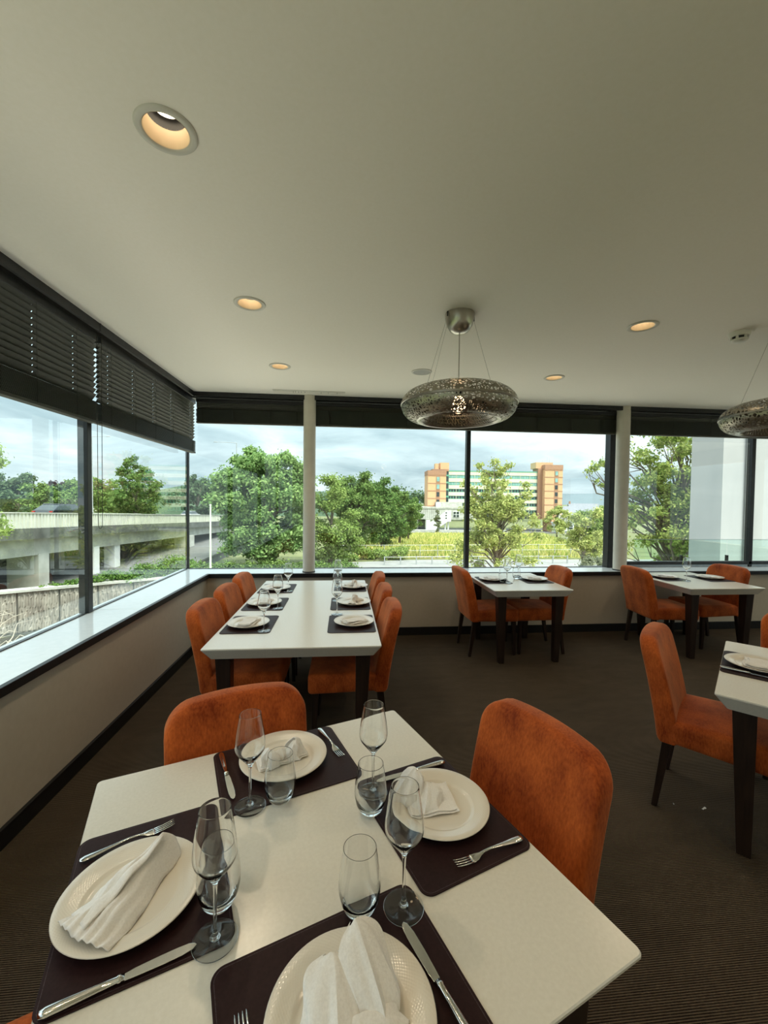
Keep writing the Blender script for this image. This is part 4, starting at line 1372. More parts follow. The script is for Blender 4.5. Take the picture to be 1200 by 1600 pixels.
def clump_points(clumps, n, rng, flat=0.75):
    w = np.array([c[3] ** 2 for c in clumps])
    w /= w.sum()
    k = rng.choice(len(clumps), n, p=w)
    C = np.array(clumps)[k]
    d = rng.normal(0, 1, (n, 3))
    d /= np.linalg.norm(d, axis=1)[:, None]
    r = C[:, 3] * np.minimum(1.75, np.abs(rng.normal(0, 0.42, n)) + 0.42 * rng.uniform(0, 1, n) ** 0.5)
    pts = C[:, :3] + d * r[:, None] * np.array([1, 1, flat])
    return pts, d
def tree(name, label, base, cz, rad, n, leaf, mat_name, nc=46, cr=0.30, trunk=0.22, extra=(), seed=1, group='trees outside the windows', limbs=16, top=1.0, fill=0.45, droop=0.0, bark='bark', cut=None, flat=0.75):
    rng = np.random.RandomState(seed)
    rx, ry, rz = rad
    o = thing(name, label, 'tree', (base[0], base[1], base[2]), 0, group)
    clumps = []
    for i in range(nc):
        d = rng.normal(0, 1, 3)
        d /= np.linalg.norm(d)
        f = rng.uniform(fill, 0.92)
        taper = 1.0 - (1 - top) * max(0, d[2] * f)
        p = np.array([d[0] * rx * f * taper, d[1] * ry * f * taper, cz - base[2] + d[2] * rz * f])
        p[2] -= droop * (abs(d[0]) * f) ** 2 * rz
        if p[2] < 0.5:
            p[2] = 0.5 + rng.uniform(0, 0.5)
        clumps.append((p[0], p[1], p[2], cr * min(rx, rz) * rng.uniform(0.65, 1.2)))
    for e in extra:
        clumps.append((e[0] - base[0], e[1] - base[1], e[2] - base[2], e[3]))
    pts, outs = clump_points(clumps, n, rng, flat)
    me = leaf_mesh('crown', pts, outs, leaf, mat_name, rng)
    mesh_obj('crown', me, o)
    if trunk:
        hc = cz - base[2]
        b = MB()
        wob = rng.uniform(-0.03, 0.03, (6, 2)) * hc
        spine = [(wob[i][0] * (i > 0), wob[i][1] * (i > 0), hc * 1.25 * i / 5) for i in range(6)]
        b.tube(spine, [trunk * (1 - 0.13 * i) for i in range(6)], 8)
        b.build('trunk', bark, o, smooth='all')
        order = sorted(range(len(clumps)), key=lambda i: -clumps[i][3] if i < nc else -99)[:limbs + len(extra)]
        lb = MB()
        for i in order:
            cx, cy, cz2, cr2 = clumps[i]
            s = min(0.92, max(0.25, cz2 / (hc * 1.25) * 0.62))
            k = s * 5
            a = np.array(spine[int(k)]) * (1 - k % 1) + np.array(spine[min(5, int(k) + 1)]) * (k % 1)
            e = np.array((cx, cy, cz2))
            m1 = a + (e - a) * 0.35 + np.array([0, 0, 0.10 * np.linalg.norm(e - a)])
            m2 = a + (e - a) * 0.7 + rng.normal(0, 0.05, 3) * np.linalg.norm(e - a)
            lb.tube([a, m1, m2, e], [trunk * 0.45, trunk * 0.30, trunk * 0.18, trunk * 0.05], 6, cap=False)
            for _ in range(2):
                q = e + rng.normal(0, 0.5, 3) * cr2
                lb.tube([m2, (m2 + q) / 2 + rng.normal(0, 0.1, 3), q], [trunk * 0.13, trunk * 0.08, trunk * 0.03], 5, cap=False)
        lb.build('branches', bark, o, smooth='all')
    return o
T = tree
T('chestnut_tree', 'large dense green tree between the glass corner and first pillar', (-9.2, 49.1, GZ), 0.9, (6.4, 5.5, 7.4), 90000, 0.36, 'leaf_chestnut', nc=210, cr=0.16, trunk=0.45, seed=3, fill=0.55)
T('willow_like_tree', 'light green drooping tree just right of the first pillar', (-1.6, 50.4, GZ), -0.9, (3.7, 2.8, 5.6), 26000, 0.30, 'leaf_willow', nc=60, cr=0.24, trunk=0.28, seed=5, droop=0.25)
T('broad_tree', 'mid green tree behind the drooping tree, left of the field', (2.2, 65.1, gz(65)), -0.2, (4.6, 3.6, 6.6), 24000, 0.40, 'leaf_mid', nc=84, cr=0.24, trunk=0.35, seed=6)
T('broad_tree', 'dark green tree between the field and the mid green tree', (7.2, 80, gz(80)), -0.9, (4.8, 4, 7.2), 22000, 0.44, 'leaf_dark', nc=76, cr=0.25, trunk=0.35, seed=7)
T('broad_tree', 'tree at the far corner of the field, beside the drive', (12.0, 90, gz(90)), -1.4, (4.6, 4, 6.6), 18000, 0.5, 'leaf_mid', nc=66, cr=0.26, trunk=0.3, seed=8)
T('broad_tree', 'small dark tree at the end of the row by the office drive', (16.8, 108, gz(108)), -2.8, (3.6, 3.4, 6.0), 12000, 0.55, 'leaf_dark', nc=40, cr=0.28, trunk=0.3, seed=9)
T('broad_tree', 'rounded tree rising behind the row left of the office block', (4.5, 120, gz(120)), 2.0, (7.5, 5, 6.5), 12000, 0.8, 'leaf_distant', nc=50, cr=0.26, trunk=0.3, seed=10)
T('young_sycamore', 'loose yellow green tree in front of the office block', (11.7, 31.0, GZ), 0.3, (3.4, 3.0, 4.5), 17000, 0.21, 'leaf_yellow', nc=110, cr=0.17, trunk=0.17, seed=12, fill=0.25, top=0.55, limbs=44,
  extra=[(10.2, 31, 4.3, 0.45), (11.4, 31, 4.6, 0.5), (12.6, 31.2, 4.4, 0.45), (9.1, 30.8, 2.9, 0.5), (13.9, 31, 2.9, 0.5), (8.4, 30.5, -2.6, 0.8), (9.0, 30.6, -3.6, 0.9), (14.4, 31, -3.0, 0.7), (8.7, 30.4, -1.5, 0.7), (15.0, 31, -1.0, 0.6)])
_ex = [(13.6, 20.9, 3.7, 0.42), (13.1, 20.9, 3.45, 0.32), (12.75, 20.9, 3.25, 0.25), (14.0, 20.9, 3.2, 0.30), (13.5, 20.8, 2.55, 0.22), (14.3, 20.8, 4.0, 0.4), (13.2, 20.8, 2.75, 0.2), (14.4, 20.8, 1.8, 0.4), (14.1, 20.8, 1.1, 0.4), (14.5, 20.8, 2.6, 0.35), (14.6, 20.8, 4.6, 0.5), (14.9, 20.7, 0.5, 0.6), (14.6, 20.7, -0.6, 0.6)]
T('sycamore_tree', 'big airy tree filling the window beyond the second pillar', (17.6, 20.4, GZ), 2.4, (3.5, 3.0, 5.6), 26000, 0.17, 'leaf_right', nc=130, cr=0.15, trunk=0.2, seed=14, fill=0.2, limbs=50, extra=_ex)
T('young_tree', 'low yellow green tree beside the road left of the second pillar', (23.0, 38.0, GZ), -1.8, (2.9, 2.4, 2.5), 9000, 0.22, 'leaf_yellow', nc=50, cr=0.2, trunk=0.14, seed=15, fill=0.3, limbs=24, extra=[(20.3, 37.5, -1.0, 0.6), (24.0, 37.6, 0.6, 0.8), (22.0, 37.8, 0.2, 0.7)])
T('young_birch', 'thin grey green tree standing before the concrete podium', (39.0, 172, gz(172)), -6.5, (1.7, 1.5, 5.4), 3500, 0.5, 'leaf_grey', nc=24, cr=0.4, trunk=0.15, seed=16)
T('broad_tree', 'round tree between the terraced houses and brick tower', (36.0, 215, gz(215)), -3.0, (4.5, 4, 6.0), 5000, 0.9, 'leaf_mid', nc=30, cr=0.3, trunk=0.3, seed=17)
T('broad_tree', 'green tree right of the low white building', (74.0, 118, gz(118)), -4.2, (6.0, 4, 5.6), 9000, 0.55, 'leaf_willow', nc=50, cr=0.25, trunk=0.3, seed=18)
T('broad_tree', 'green tree in front of the low white building', (64.0, 120, gz(120)), -3.4, (4.0, 4, 4.0), 6000, 0.5, 'leaf_yellow', nc=36, cr=0.28, trunk=0.25, seed=19)
# beyond the flyover
LG = -4.5
T('broad_tree', 'broad tree beyond the flyover at the left edge', (-62.0, 86, LG), 1.2, (7.5, 6, 5.2), 14000, 0.6, 'leaf_distant', nc=60, cr=0.25, trunk=0.3, seed=21)
T('broad_tree', 'bright green tree beyond the flyover, left of the purple tree', (-53.0, 80, LG), 0.4, (5.0, 5, 3.8), 9000, 0.5, 'leaf_mid', nc=46, cr=0.26, trunk=0.3, seed=22)
T('copper_beech', 'dark purple tree beyond the flyover', (-61.0, 95, LG), 1.5, (4.2, 4, 4.6), 7000, 0.55, 'leaf_purple', nc=40, cr=0.27, trunk=0.3, seed=23)
T('broad_tree', 'green tree beyond the flyover behind the dark window post', (-54.5, 92, LG), 1.2, (5.5, 4, 4.6), 9000, 0.55, 'leaf_mid', nc=46, cr=0.26, trunk=0.3, seed=24)
T('broad_tree', 'green tree beyond the flyover, right of the dark window post', (-46.0, 86, LG), 0.8, (4.6, 4, 4.8), 9000, 0.5, 'leaf_mid', nc=46, cr=0.26, trunk=0.3, seed=25)
T('tall_tree', 'tall dark pointed tree behind the blurred reflection in the side window', (-37.2, 79, LG), 3.0, (4.4, 4, 7.2), 16000, 0.45, 'leaf_dark', nc=80, cr=0.22, trunk=0.3, seed=26, top=0.45)
T('broad_tree', 'dark tree by the glass corner beyond the flyover', (-31.5, 93.5, LG), 1.6, (3.9, 4, 6.4), 10000, 0.5, 'leaf_distant', nc=50, cr=0.25, trunk=0.3, seed=27)
T('broad_tree', 'mid green tree beyond the flyover, behind the tall pointed tree', (-41.5, 88, LG), 0.8, (4.0, 4, 5.0), 8000, 0.5, 'leaf_mid', nc=40, cr=0.26, trunk=0.3, seed=28)
# near branch tips at the left edge
_near = [(-11.9, 15.3, 3.1, 0.45), (-11.6, 15.2, 2.75, 0.35), (-12.2, 15.1, 2.3, 0.5), (-11.75, 15.3, 0.75, 0.42), (-11.55, 15.3, 0.42, 0.30), (-12.3, 15, 1.2, 0.5), (-12.2, 14.9, 0.2, 0.4)]
T('overhanging_tree', 'leafy branch tips reaching in from the left edge of the side window', (-13.6, 14.4, GZ), 1.6, (1.2, 1.0, 2.4), 5200, 0.13, 'leaf_willow', nc=10, cr=0.35, trunk=0.14, seed=29, limbs=6, extra=_near, bark='pale_bark')

def shrub(name, label, base, clumps, n, leaf, mat_name, seed, cat='shrub', group='shrubs outside the windows'):
    rng = np.random.RandomState(seed)
    o = thing(name, label, cat, base, 0, group)
    pts, outs = clump_points([(c[0] - base[0], c[1] - base[1], c[2] - base[2], c[3]) for c in clumps], n, rng)
    mesh_obj('foliage', leaf_mesh('foliage', pts, outs, leaf, mat_name, rng), o)
    b = MB()
    for c in clumps[::max(1, len(clumps) // 8)]:
        q = (c[0] - base[0], c[1] - base[1], c[2] - base[2])
        b.tube([(q[0] * 0.7, q[1] * 0.7, 0), (q[0] * 0.85, q[1] * 0.85, q[2] * 0.5), q], [0.05, 0.04, 0.015], 5)
    b.build('stems', 'bark', o)
    return o
rs = random.Random(5)
shrub('hedge', 'clipped green hedge under the large dense tree', (-9, 45.5, GZ), [(-17 + i * 0.55, 45.2 + rs.uniform(-.3, .3), GZ + rs.uniform(0.5, 1.0), 0.75) for i in range(34)], 14000, 0.24, 'leaf_mid', 31, 'hedge')
shrub('ivy_mass', 'bright green creeper spilling over the retaining wall', (-14.3, 28.9, GZ + 2.4), [(-18.2 + i * 0.33, 26.3 + i * 0.215 + rs.uniform(-.2, .3), GZ + 2.45 + (0.05 + 0.045 * i) * rs.uniform(.3, 1.1), 0.20 + 0.028 * i) for i in range(22)], 14000, 0.15, 'leaf_ivy', 32, 'creeper')
shrub('roadside_shrub', 'mixed green scrub at the near edge of the field', (0.5, 55, gz(55)), [(-3.5 + i * 0.55, 55 + rs.uniform(-1, 1.5), gz(56) + rs.uniform(0.3, 1.3), rs.uniform(.5, .9)) for i in range(22)], 9000, 0.3, 'leaf_willow', 33)
shrub('roadside_shrub', 'pale flowering bush under the yellow green tree', (9.4, 33, GZ), [(8.2 + rs.uniform(-1.0, 2.6), 33 + rs.uniform(-.6, .6), GZ + rs.uniform(0.3, 2.6), rs.uniform(.35, .6)) for i in range(14)], 5000, 0.2, 'leaf_grey', 34)
shrub('roadside_shrub', 'loose bush at the window foot beside the second pillar', (19.5, 30, GZ), [(19.2 + rs.uniform(-1.8, 1.8), 30 + rs.uniform(-.5, .5), GZ + rs.uniform(1.0, 3.6), rs.uniform(.35, .6)) for i in range(16)], 5000, 0.2, 'leaf_grey', 35)
shrub('dark_thicket', 'dark thicket seen between the flyover piers', (-34.5, 48, GZ + 1), [(-35.5 + rs.uniform(0, 2.5), 36 + i * 0.9 + rs.uniform(-.5, .5), GZ + 1 + rs.uniform(0.4, 3.2), rs.uniform(.8, 1.5)) for i in range(34)], 12000, 0.4, 'leaf_dark', 36)
# dry twiggy shrub low at the left edge
o = thing('dry_shrub', 'dry pale twigs low at the left edge outside', 'shrub', (-8.95, 11.8, GZ), 0, 'shrubs outside the windows')
b = MB()
rg = np.random.RandomState(77)
for i in range(46):
    z0 = rg.uniform(3.7, 5.4)
    p0 = np.array([rg.uniform(-1.2, -0.2), rg.uniform(-0.5, 0.5), z0 - 0.9])
    p1 = p0 + np.array([rg.uniform(0.2, 0.6), rg.uniform(-0.2, 0.3), rg.uniform(0.2, 0.7)])
    p2 = p1 + np.array([rg.uniform(0.1, 0.5), rg.uniform(-0.2, 0.3), rg.uniform(-0.25, 0.25)])
    b.tube([p0, (p0 + p1) / 2 + rg.normal(0, .05, 3), p1, p2], [0.022, 0.016, 0.011, 0.004], 5, cap=False)
b.tube([(-0.8, 0, 0), (-0.8, 0.1, 2.6), (-0.6, 0, 4.6)], [0.07, 0.06, 0.03], 7)
b.build('twigs', 'pale_bark', o, smooth='all')
pts, outs = clump_points([(-0.3, 0, 3.4, 0.4), (0.0, 0.2, 3.3, 0.35), (-0.7, 0, 3.9, 0.4)], 700, rg)
mesh_obj('foliage', leaf_mesh('foliage', pts, outs, 0.10, 'leaf_willow', rg), o)

# woodland skyline and rough grass: nobody could count them
def mass(name, label, cat, clumps, n, leaf, mat_name, seed, flat=0.75):
    rng = np.random.RandomState(seed)
    pts, outs = clump_points(clumps, n, rng, flat)
    o = mesh_obj(name, leaf_mesh(name, pts, outs, leaf, mat_name, rng))
    return tag(o, label, cat, None, 'stuff')
cl = []
for i in range(120):
    x = -260 + i * 3.4
    cl.append((x + rs.uniform(-2, 2), 300 + rs.uniform(-8, 8), -8 + 13 * (0.55 + 0.45 * math.sin(i * 0.23) * math.sin(i * 0.071 + 1)) + rs.uniform(-2, 4), rs.uniform(4.5, 8)))
mass('treeline', 'dark distant woodland on the skyline', 'woodland', cl, 26000, 2.0, 'leaf_distant', 41)
cl = [(130 + i * 9 + rs.uniform(-3, 3), 330 + rs.uniform(-20, 20), -12 + rs.uniform(-2, 3.5), rs.uniform(4, 7)) for i in range(44)]
mass('treeline', 'low distant trees below the blue hills', 'woodland', cl, 9000, 2.0, 'leaf_distant', 42)
rng = np.random.RandomState(50)
n = 26000
yy = 57 + (170 - 57) * rng.uniform(0, 1, n) ** 1.5
lo = np.interp(yy, [56, 80, 110, 140, 172], [-3, 2, 8, 12, 18])
hi = np.interp(yy, [56, 80, 110, 140, 172], [34, 48, 60, 72, 86])
xx = lo + (hi - lo) * rng.uniform(0, 1, n)
zz_ = np.array([gz(float(v)) for v in yy])
hh = 0.25 + 0.8 * rng.uniform(0, 1, n) ** 2
an = rng.uniform(0, math.pi, n)
w = 0.10 + 0.12 * rng.uniform(0, 1, n)
V = np.empty((n, 3, 3))
V[:, 0] = np.stack([xx - np.cos(an) * w, yy - np.sin(an) * w, zz_], 1)
V[:, 1] = np.stack([xx + np.cos(an) * w, yy + np.sin(an) * w, zz_], 1)
V[:, 2] = np.stack([xx + rng.normal(0, .15, n), yy + rng.normal(0, .15, n), zz_ + hh], 1)
me = bpy.data.meshes.new('grass')
me.from_pydata(V.reshape(-1, 3).tolist(), [], np.arange(3 * n).reshape(-1, 3).tolist())
me.materials.append(MATS['grass_blade'])
tag(mesh_obj('grass', me), 'tall yellow green weeds covering the field', 'grass', None, 'stuff')

# ------------------------------------------------------------------ flyover
def fz(y):                      # top of the near parapet
    return 0.47 - 0.0406 * (y - 31)
def strip(x0, x1, d0, d1, y0=4, y1=100, n=24):
    b = MB()
    vs, fs = [], []
    for i in range(n + 1):
        y = y0 + (y1 - y0) * i / n
        vs += [(x0, y, fz(y) + d0), (x1, y, fz(y) + d0), (x1, y, fz(y) + d1), (x0, y, fz(y) + d1)]
    for i in range(n):
        a = 4 * i
        for k in range(4):
            fs.append((a + k, a + (k + 1) % 4, a + 4 + (k + 1) % 4, a + 4 + k))
    fs += [(3, 2, 1, 0), (4 * n, 4 * n + 1, 4 * n + 2, 4 * n + 3)]
    return b.add(vs, fs)
o = thing('flyover', 'concrete road flyover with ribbed parapets outside the side windows', 'flyover', (0, 0, 0))
strip(-22.25, -22.0, -1.1, 0.0).build('near_parapet', 'parapet_concrete', o, fix=True)
b = MB()
y = 6.0
while y < 98:
    z = fz(y)
    b.box(-21.995, -21.95, y, y + 0.17, z - 1.08, z - 0.06)
    y += 0.34
k = b.build('parapet_ribs', 'parapet_concrete', o)
k['kind'] = 'stuff'
strip(-22.3, -21.9, -0.05, 0.03).build('coping', 'concrete', o, fix=True)
strip(-33.0, -21.85, -1.85, -1.1).build('deck', 'dirty_concrete', o, fix=True)
strip(-32.7, -22.3, -1.1, -0.72).build('carriageway', 'asphalt', o, fix=True)
strip(-31.0, -22.55, -3.1, -1.85).build('girder', 'concrete', o, fix=True)
strip(-33.0, -32.75, -1.1, 0.0).build('far_parapet', 'parapet_concrete', o, fix=True)
b = MB()
y = 6.0
while y < 98:
    b.box(-32.76, -32.70, y, y + 0.22, fz(y) - 1.05, fz(y) - 0.06)
    y += 0.44
k = b.build('parapet_ribs', 'parapet_concrete', o)
k['kind'] = 'stuff'
for (x, y, w, d, m) in [(-23.6, 33.6, 1.1, 0.55, 'concrete'), (-22.9, 40.3, 0.42, 0.42, 'white_paint'), (-23.2, 44.2, 0.5, 0.5, 'white_paint'), (-27.5, 41.5, 1.0, 0.8, 'concrete'), (-28.8, 34.0, 1.2, 0.7, 'dirty_concrete'), (-22.9, 62.5, 0.95, 1.2, 'concrete'), (-27.5, 62.5, 0.95, 1.2, 'concrete')]:
    MB().box(x - w, x + w, y - d, y + d, GZ, fz(y) - 3.0).build('pier', m, o)
# railing along the far side of the flyover
o = thing('guard_railing', 'pale green metal railing beyond the flyover road', 'railing', (0, 0, 0))
for k in range(11):
    y = 50 + k * 2.4
    MB().tube([(-34.2, y, fz(y) - 1.4), (-34.2, y, fz(y) + 0.15)], 0.05, 6).build('post', 'pole_paint', o)
for h in (0.12, -0.35, -0.9):
    MB().tube([(-34.2, 50, fz(50) + h), (-34.2, 74, fz(74) + h)], 0.035, 6).build('rail', 'pole_paint', o)
# abutment / dark void behind the piers
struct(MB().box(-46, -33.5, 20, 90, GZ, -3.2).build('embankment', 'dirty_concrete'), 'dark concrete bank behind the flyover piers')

# retaining wall with wavy relief panels
wa, wb_ = Vector((-23.6, 22.7, 0)), Vector((-9.6, 31.2, 0))
wd = (wb_ - wa).normalized()
o = thing('retaining_wall', 'concrete retaining wall with wavy relief panels below the flyover', 'wall', (wa.x, wa.y, GZ), math.atan2(wd.y, wd.x))
L = (wb_ - wa).length
MB().box(0, L, 0.02, 0.5, -0.2, 2.50).build('core', 'dirty_concrete', o)
MB().box(0, L, -0.22, 0.52, 2.48, 2.62).build('coping', 'concrete', o)
pw = 1.92
def relief_panel(seed):
    rng = np.random.RandomState(seed)
    nx, nz = 40, 26
    vs, fs = [], []
    for i in range(nx + 1):
        for j in range(nz + 1):
            x, z = 0.03 + (pw - 0.06) * i / nx, 0.12 + 2.34 * j / nz
            wv_ = math.sin(x * 26 + 0.7 * math.sin(z * 5 + seed) + 0.35 * math.sin(z * 13 + 2 * seed))
            d = 0.05 * (1 if wv_ > 0.1 else -0.2)
            if i in (0, nx) or j in (0, nz):
                d = -0.03
            vs.append((x, -0.05 - d, z))
    for i in range(nx):
        for j in range(nz):
            a = i * (nz + 1) + j
            fs.append((a, a + nz + 1, a + nz + 2, a + 1))
    return MB().add(vs, fs).mesh('relief_panel', 'ribbed_concrete')
rp = [relief_panel(s) for s in (1, 2, 3)]
for k in range(int(L / pw)):
    mesh_obj('relief_panel', rp[k % 3], o, (k * pw, 0, 0))
MB().box(0, L, -0.10, 0.05, -0.2, 0.10).build('plinth', 'dirty_concrete', o)

# ------------------------------------------------------------------ street furniture
def lamp_post(label, x, y, z0, h, arm, mat_name, r=0.09):
    o = thing('lamp_post', label, 'lamp post', (x, y, z0), 0, 'lamp posts outside')
    MB().tube([(0, 0, 0), (0, 0, h * 0.2), (0, 0, h)], [r, r * 0.8, r * 0.55], 8).build('pole', mat_name, o, smooth=40)
    if arm:
        s = 1 if arm > 0 else -1
        MB().tube([(0, 0, h), (arm * 0.5, 0, h + 0.05), (arm, 0, h + 0.06)], [0.04, 0.035, 0.03], 6).build('arm', mat_name, o)
        MB().loft([(0, 0, 0, 0.02, 0.02), (s * 0.1, 0, 0, 0.10, 0.05), (s * 0.5, 0, 0, 0.12, 0.05), (s * 0.62, 0, 0, 0.03, 0.02)], 10).build('lantern', mat_name, o, loc=(arm, 0, h + 0.06))
    else:
        MB().lathe([(0, 0), (r * 0.8, 0), (r * 0.7, 0.10), (0, 0.14)], 10).build('cap', mat_name, o, loc=(0, 0, h))
    return o
lamp_post('pale green post standing by the glass corner before the large tree', -12.75, 41.3, GZ, 7.3, 0, 'pole_paint', 0.13)
lamp_post('tall grey lamp post on the flyover right of the dark window post', -33.4, 59.0, -1.8, 11.4, 1.7, 'galvanised', 0.10)
lamp_post('grey lamp post behind the large tree, arm towards the glass corner', -15.5, 62.0, GZ, 16.0, -2.6, 'galvanised', 0.10)
lamp_post('small lamp post among the trees beyond the flyover', -58.0, 84.0, -1.5, 5.0, -1.2, 'galvanised', 0.08)
lamp_post('lamp post in front of the yellow green tree, beside the road', 21.6, 57.0, gz(57), 6.5, 0, 'galvanised', 0.08)
lamp_post('lamp post by the parked cars near the second pillar', 66.0, 118.0, gz(118), 6.5, 0, 'white_paint', 0.12)

o = thing('site_fence', 'light mesh fence on posts along the near edge of the field', 'fence', (0, 0, 0))
for k in range(17):
    x = -2 + k * 2.5
    y = 56.2 + k * 0.12
    MB().tube([(x, y, gz(y)), (x, y, gz(y) + 1.9)], 0.045, 6).build('post', 'galvanised', o)
for h in (0.25, 1.1, 1.85):
    MB().tube([(-2, 56.2, gz(56.2) + h), (38, 58.1, gz(58.1) + h)], 0.028, 6).build('rail', 'galvanised', o)
o = thing('roadside_railing', 'low grey railing beside the road', 'railing', (0, 0, 0))
for k in range(13):
    x = 5 + k * 2.0
    y = 51.0 + k * 0.05
    MB().box(x - 0.06, x + 0.06, y - 0.06, y + 0.06, GZ, GZ + 1.05).build('post', 'galvanised', o)
for h in (0.5, 0.98):
    MB().tube([(5, 51.0, GZ + h), (29, 51.6, GZ + h)], 0.03, 6).build('rail', 'galvanised', o)

# ------------------------------------------------------------------ cars
def car(label, x, y, z, rz, paint, s=1.0):
    o = thing('parked_car' if 'parked' in label else 'car', label, 'car', (x, y, z), rz, 'cars outside')
    def side(poly, w0, w1, mat_name, nm, bevel=0.04):
        b = MB()
        n = len(poly)
        vs = [(px * s, -w0(pz) * s, pz * s) for px, pz in poly] + [(px * s, w0(pz) * s, pz * s) for px, pz in poly]
        fs = [tuple(range(n)), tuple(range(n, 2 * n))[::-1]] + [(i, n + i, n + (i + 1) % n, (i + 1) % n) for i in range(n)]
        return b.add(vs, fs).build(nm, mat_name, o, bevel=bevel, fix=True)
    side([(-2.1, 0.30), (2.1, 0.30), (2.15, 0.60), (2.0, 0.76), (1.0, 0.92), (-1.95, 0.98), (-2.15, 0.80)], lambda z: 0.88, None, paint, 'body')
    side([(1.05, 0.91), (0.35, 1.40), (-1.2, 1.44), (-1.95, 0.97)], lambda z: 0.86 - 0.30 * max(0, z - 0.9), None, 'dark_glass', 'glasshouse')
    side([(0.32, 1.385), (0.30, 1.435), (-1.2, 1.475), (-1.28, 1.42)], lambda z: 0.70, None, paint, 'roof', 0.01)
    for wx in (-1.32, 1.32):
        for wy in (-0.86, 0.86):
            w = MB().lathe([(0, -0.1), (0.24, -0.1), (0.32, -0.06), (0.32, 0.06), (0.24, 0.1), (0, 0.1)], 18).build('wheel', 'tyre', o, loc=(wx * s, wy * s, 0.32 * s), rot=(R(90), 0, 0), smooth=30)
            w.scale = (s, s, s)
    MB().box(-2.175 * s, -2.14 * s, -0.26 * s, 0.26 * s, 0.52 * s, 0.64 * s).build('number_plate', 'plate_yellow', o)
    for wy in (-0.72, 0.72):
        MB().box(-2.14 * s, -2.05 * s, (wy - 0.12) * s, (wy + 0.12) * s, 0.74 * s, 0.90 * s).build('tail_light', 'tail_red', o)
    return o
car('black car driving away on the flyover behind the dark window post', -26.0, 41.5, fz(41.5) - 0.72, R(82), 'car_black', 1.12)
car('pale car on the flyover beside the glass corner', -27.5, 78.0, fz(78) - 0.72, R(85), 'car_silver')
car('white car parked by the low white building', 84.5, 150, gz(150) + 0.05, R(10), 'car_white', 1.1)
car('red car parked behind the white car', 89.5, 156, gz(156) + 0.05, R(15), 'car_red', 1.1)
car('silver car parked right of the red car', 94.0, 154, gz(154) + 0.05, R(5), 'car_silver', 1.1)
car('white car parked farthest right, beside the dark window frame', 99.0, 150, gz(150) + 0.05, R(70), 'car_white', 1.2)

# ------------------------------------------------------------------ buildings
BA = math.atan2(-2.0 * 1.6, 54.0)          # the block turns slightly away from the windows
def brick_tower(o, x, y, w, d, zb, zt, nfl, label_col, win_x):
    t = MB().box(x, x + w, y, y + d, zb, zt).build('brick_tower', 'brick_panel', o)
    fh = (zt - 3.0 - zb) / nfl
    MB().box(x - 0.12, x + w + 0.12, y - 0.12, y + d, zt - 2.2, zt).build('parapet', 'brick_band', t)
    for k in range(nfl):
        z = zt - 2.4 - k * fh
        MB().box(x - 0.10, x + w + 0.10, y - 0.10, y + 0.2, z - 0.32, z).build('floor_band', 'brick_band', t)
        MB().box(x + win_x - 0.25, x + win_x + 1.55, y - 0.16, y, z - fh + 0.2, z - 0.3).build('window_surround', 'brick_band', t)
        MB().box(x + win_x, x + win_x + 1.3, y - 0.24, y, z - fh + 0.75, z - 0.75).build('window', 'teal_glass' if k < 2 else 'dark_glass', t)
    return t
o = thing('office_block', 'brick towers joined by a cream and green striped office wing', 'building', (39.6, 196.0, gz(200)), -0.06)
zb0 = -gz(200)
brick_tower(o, 0, 0, 8.7, 12, 8.0, 16.1 + zb0, 5, '', 4.2)
MB().box(3.8, 5.4, 3, 6, 16.0 + zb0, 19.6 + zb0).build('roof_box', 'brick_panel', o)
MB().box(6.4, 10.6, 3.2, 9, 16.0 + zb0, 20.1 + zb0).build('roof_box', 'brick_panel', o)
MB().box(2.4, 10.4, 2.6, 9, 15.9 + zb0, 16.9 + zb0).build('roof_box', 'brick_band', o)
MB().box(8.7, 10.4, 3.0, 12, 6, 15.6 + zb0).build('stair_glazing', 'dark_glass', o)
for k in range(5):
    MB().box(8.7, 10.6, 2.9, 3.1, 26.4 - 3.4 * k, 27.2 - 3.4 * k).build('stair_band', 'green_frame', o)
x0, x1 = 10.2, 54.6
fh = 3.36
zt = 16.3 + zb0
MB().box(x0, x1, 4.4, 16, 6.0, zt - 0.1).build('wing_core', 'dark_glass', o)
MB().box(x0 - 0.2, x1 + 0.2, 3.9, 16.2, zt - 0.35, zt + 0.15).build('eaves', 'green_frame', o)
for k in range(6):
    z1 = zt - 0.3 - k * fh
    MB().box(x0, x1, 4.0, 4.5, z1 - 1.72, z1).build('cream_band', 'cream_panel', o)
    wz0, wz1 = z1 - fh, z1 - 1.72
    wd_ = MB().box(x0, x1, 4.22, 4.5, wz0, wz1).build('window_band', 'green_frame', o)
    b = MB()
    xk = x0 + 0.35
    while xk < x1 - 1.0:
        b.box(xk, xk + 1.05, 4.17, 4.3, wz0 + 0.25, wz1 - 0.2, 0)
        xk += 1.38
    pn = b.build('panes', 'teal_glass' if k < 2 else 'dark_glass', wd_)
    pn['kind'] = 'stuff'
for xx in np.linspace(x0 + 4.2, x1 - 4, 9):
    MB().box(xx - 0.06, xx + 0.06, 3.96, 4.1, 8, zt - 0.4).build('joint', 'cream_panel', o)
MB().box(x0 - 0.15, x0 + 0.5, 3.95, 5, 6, zt - 0.2).build('end_post', 'green_frame', o)
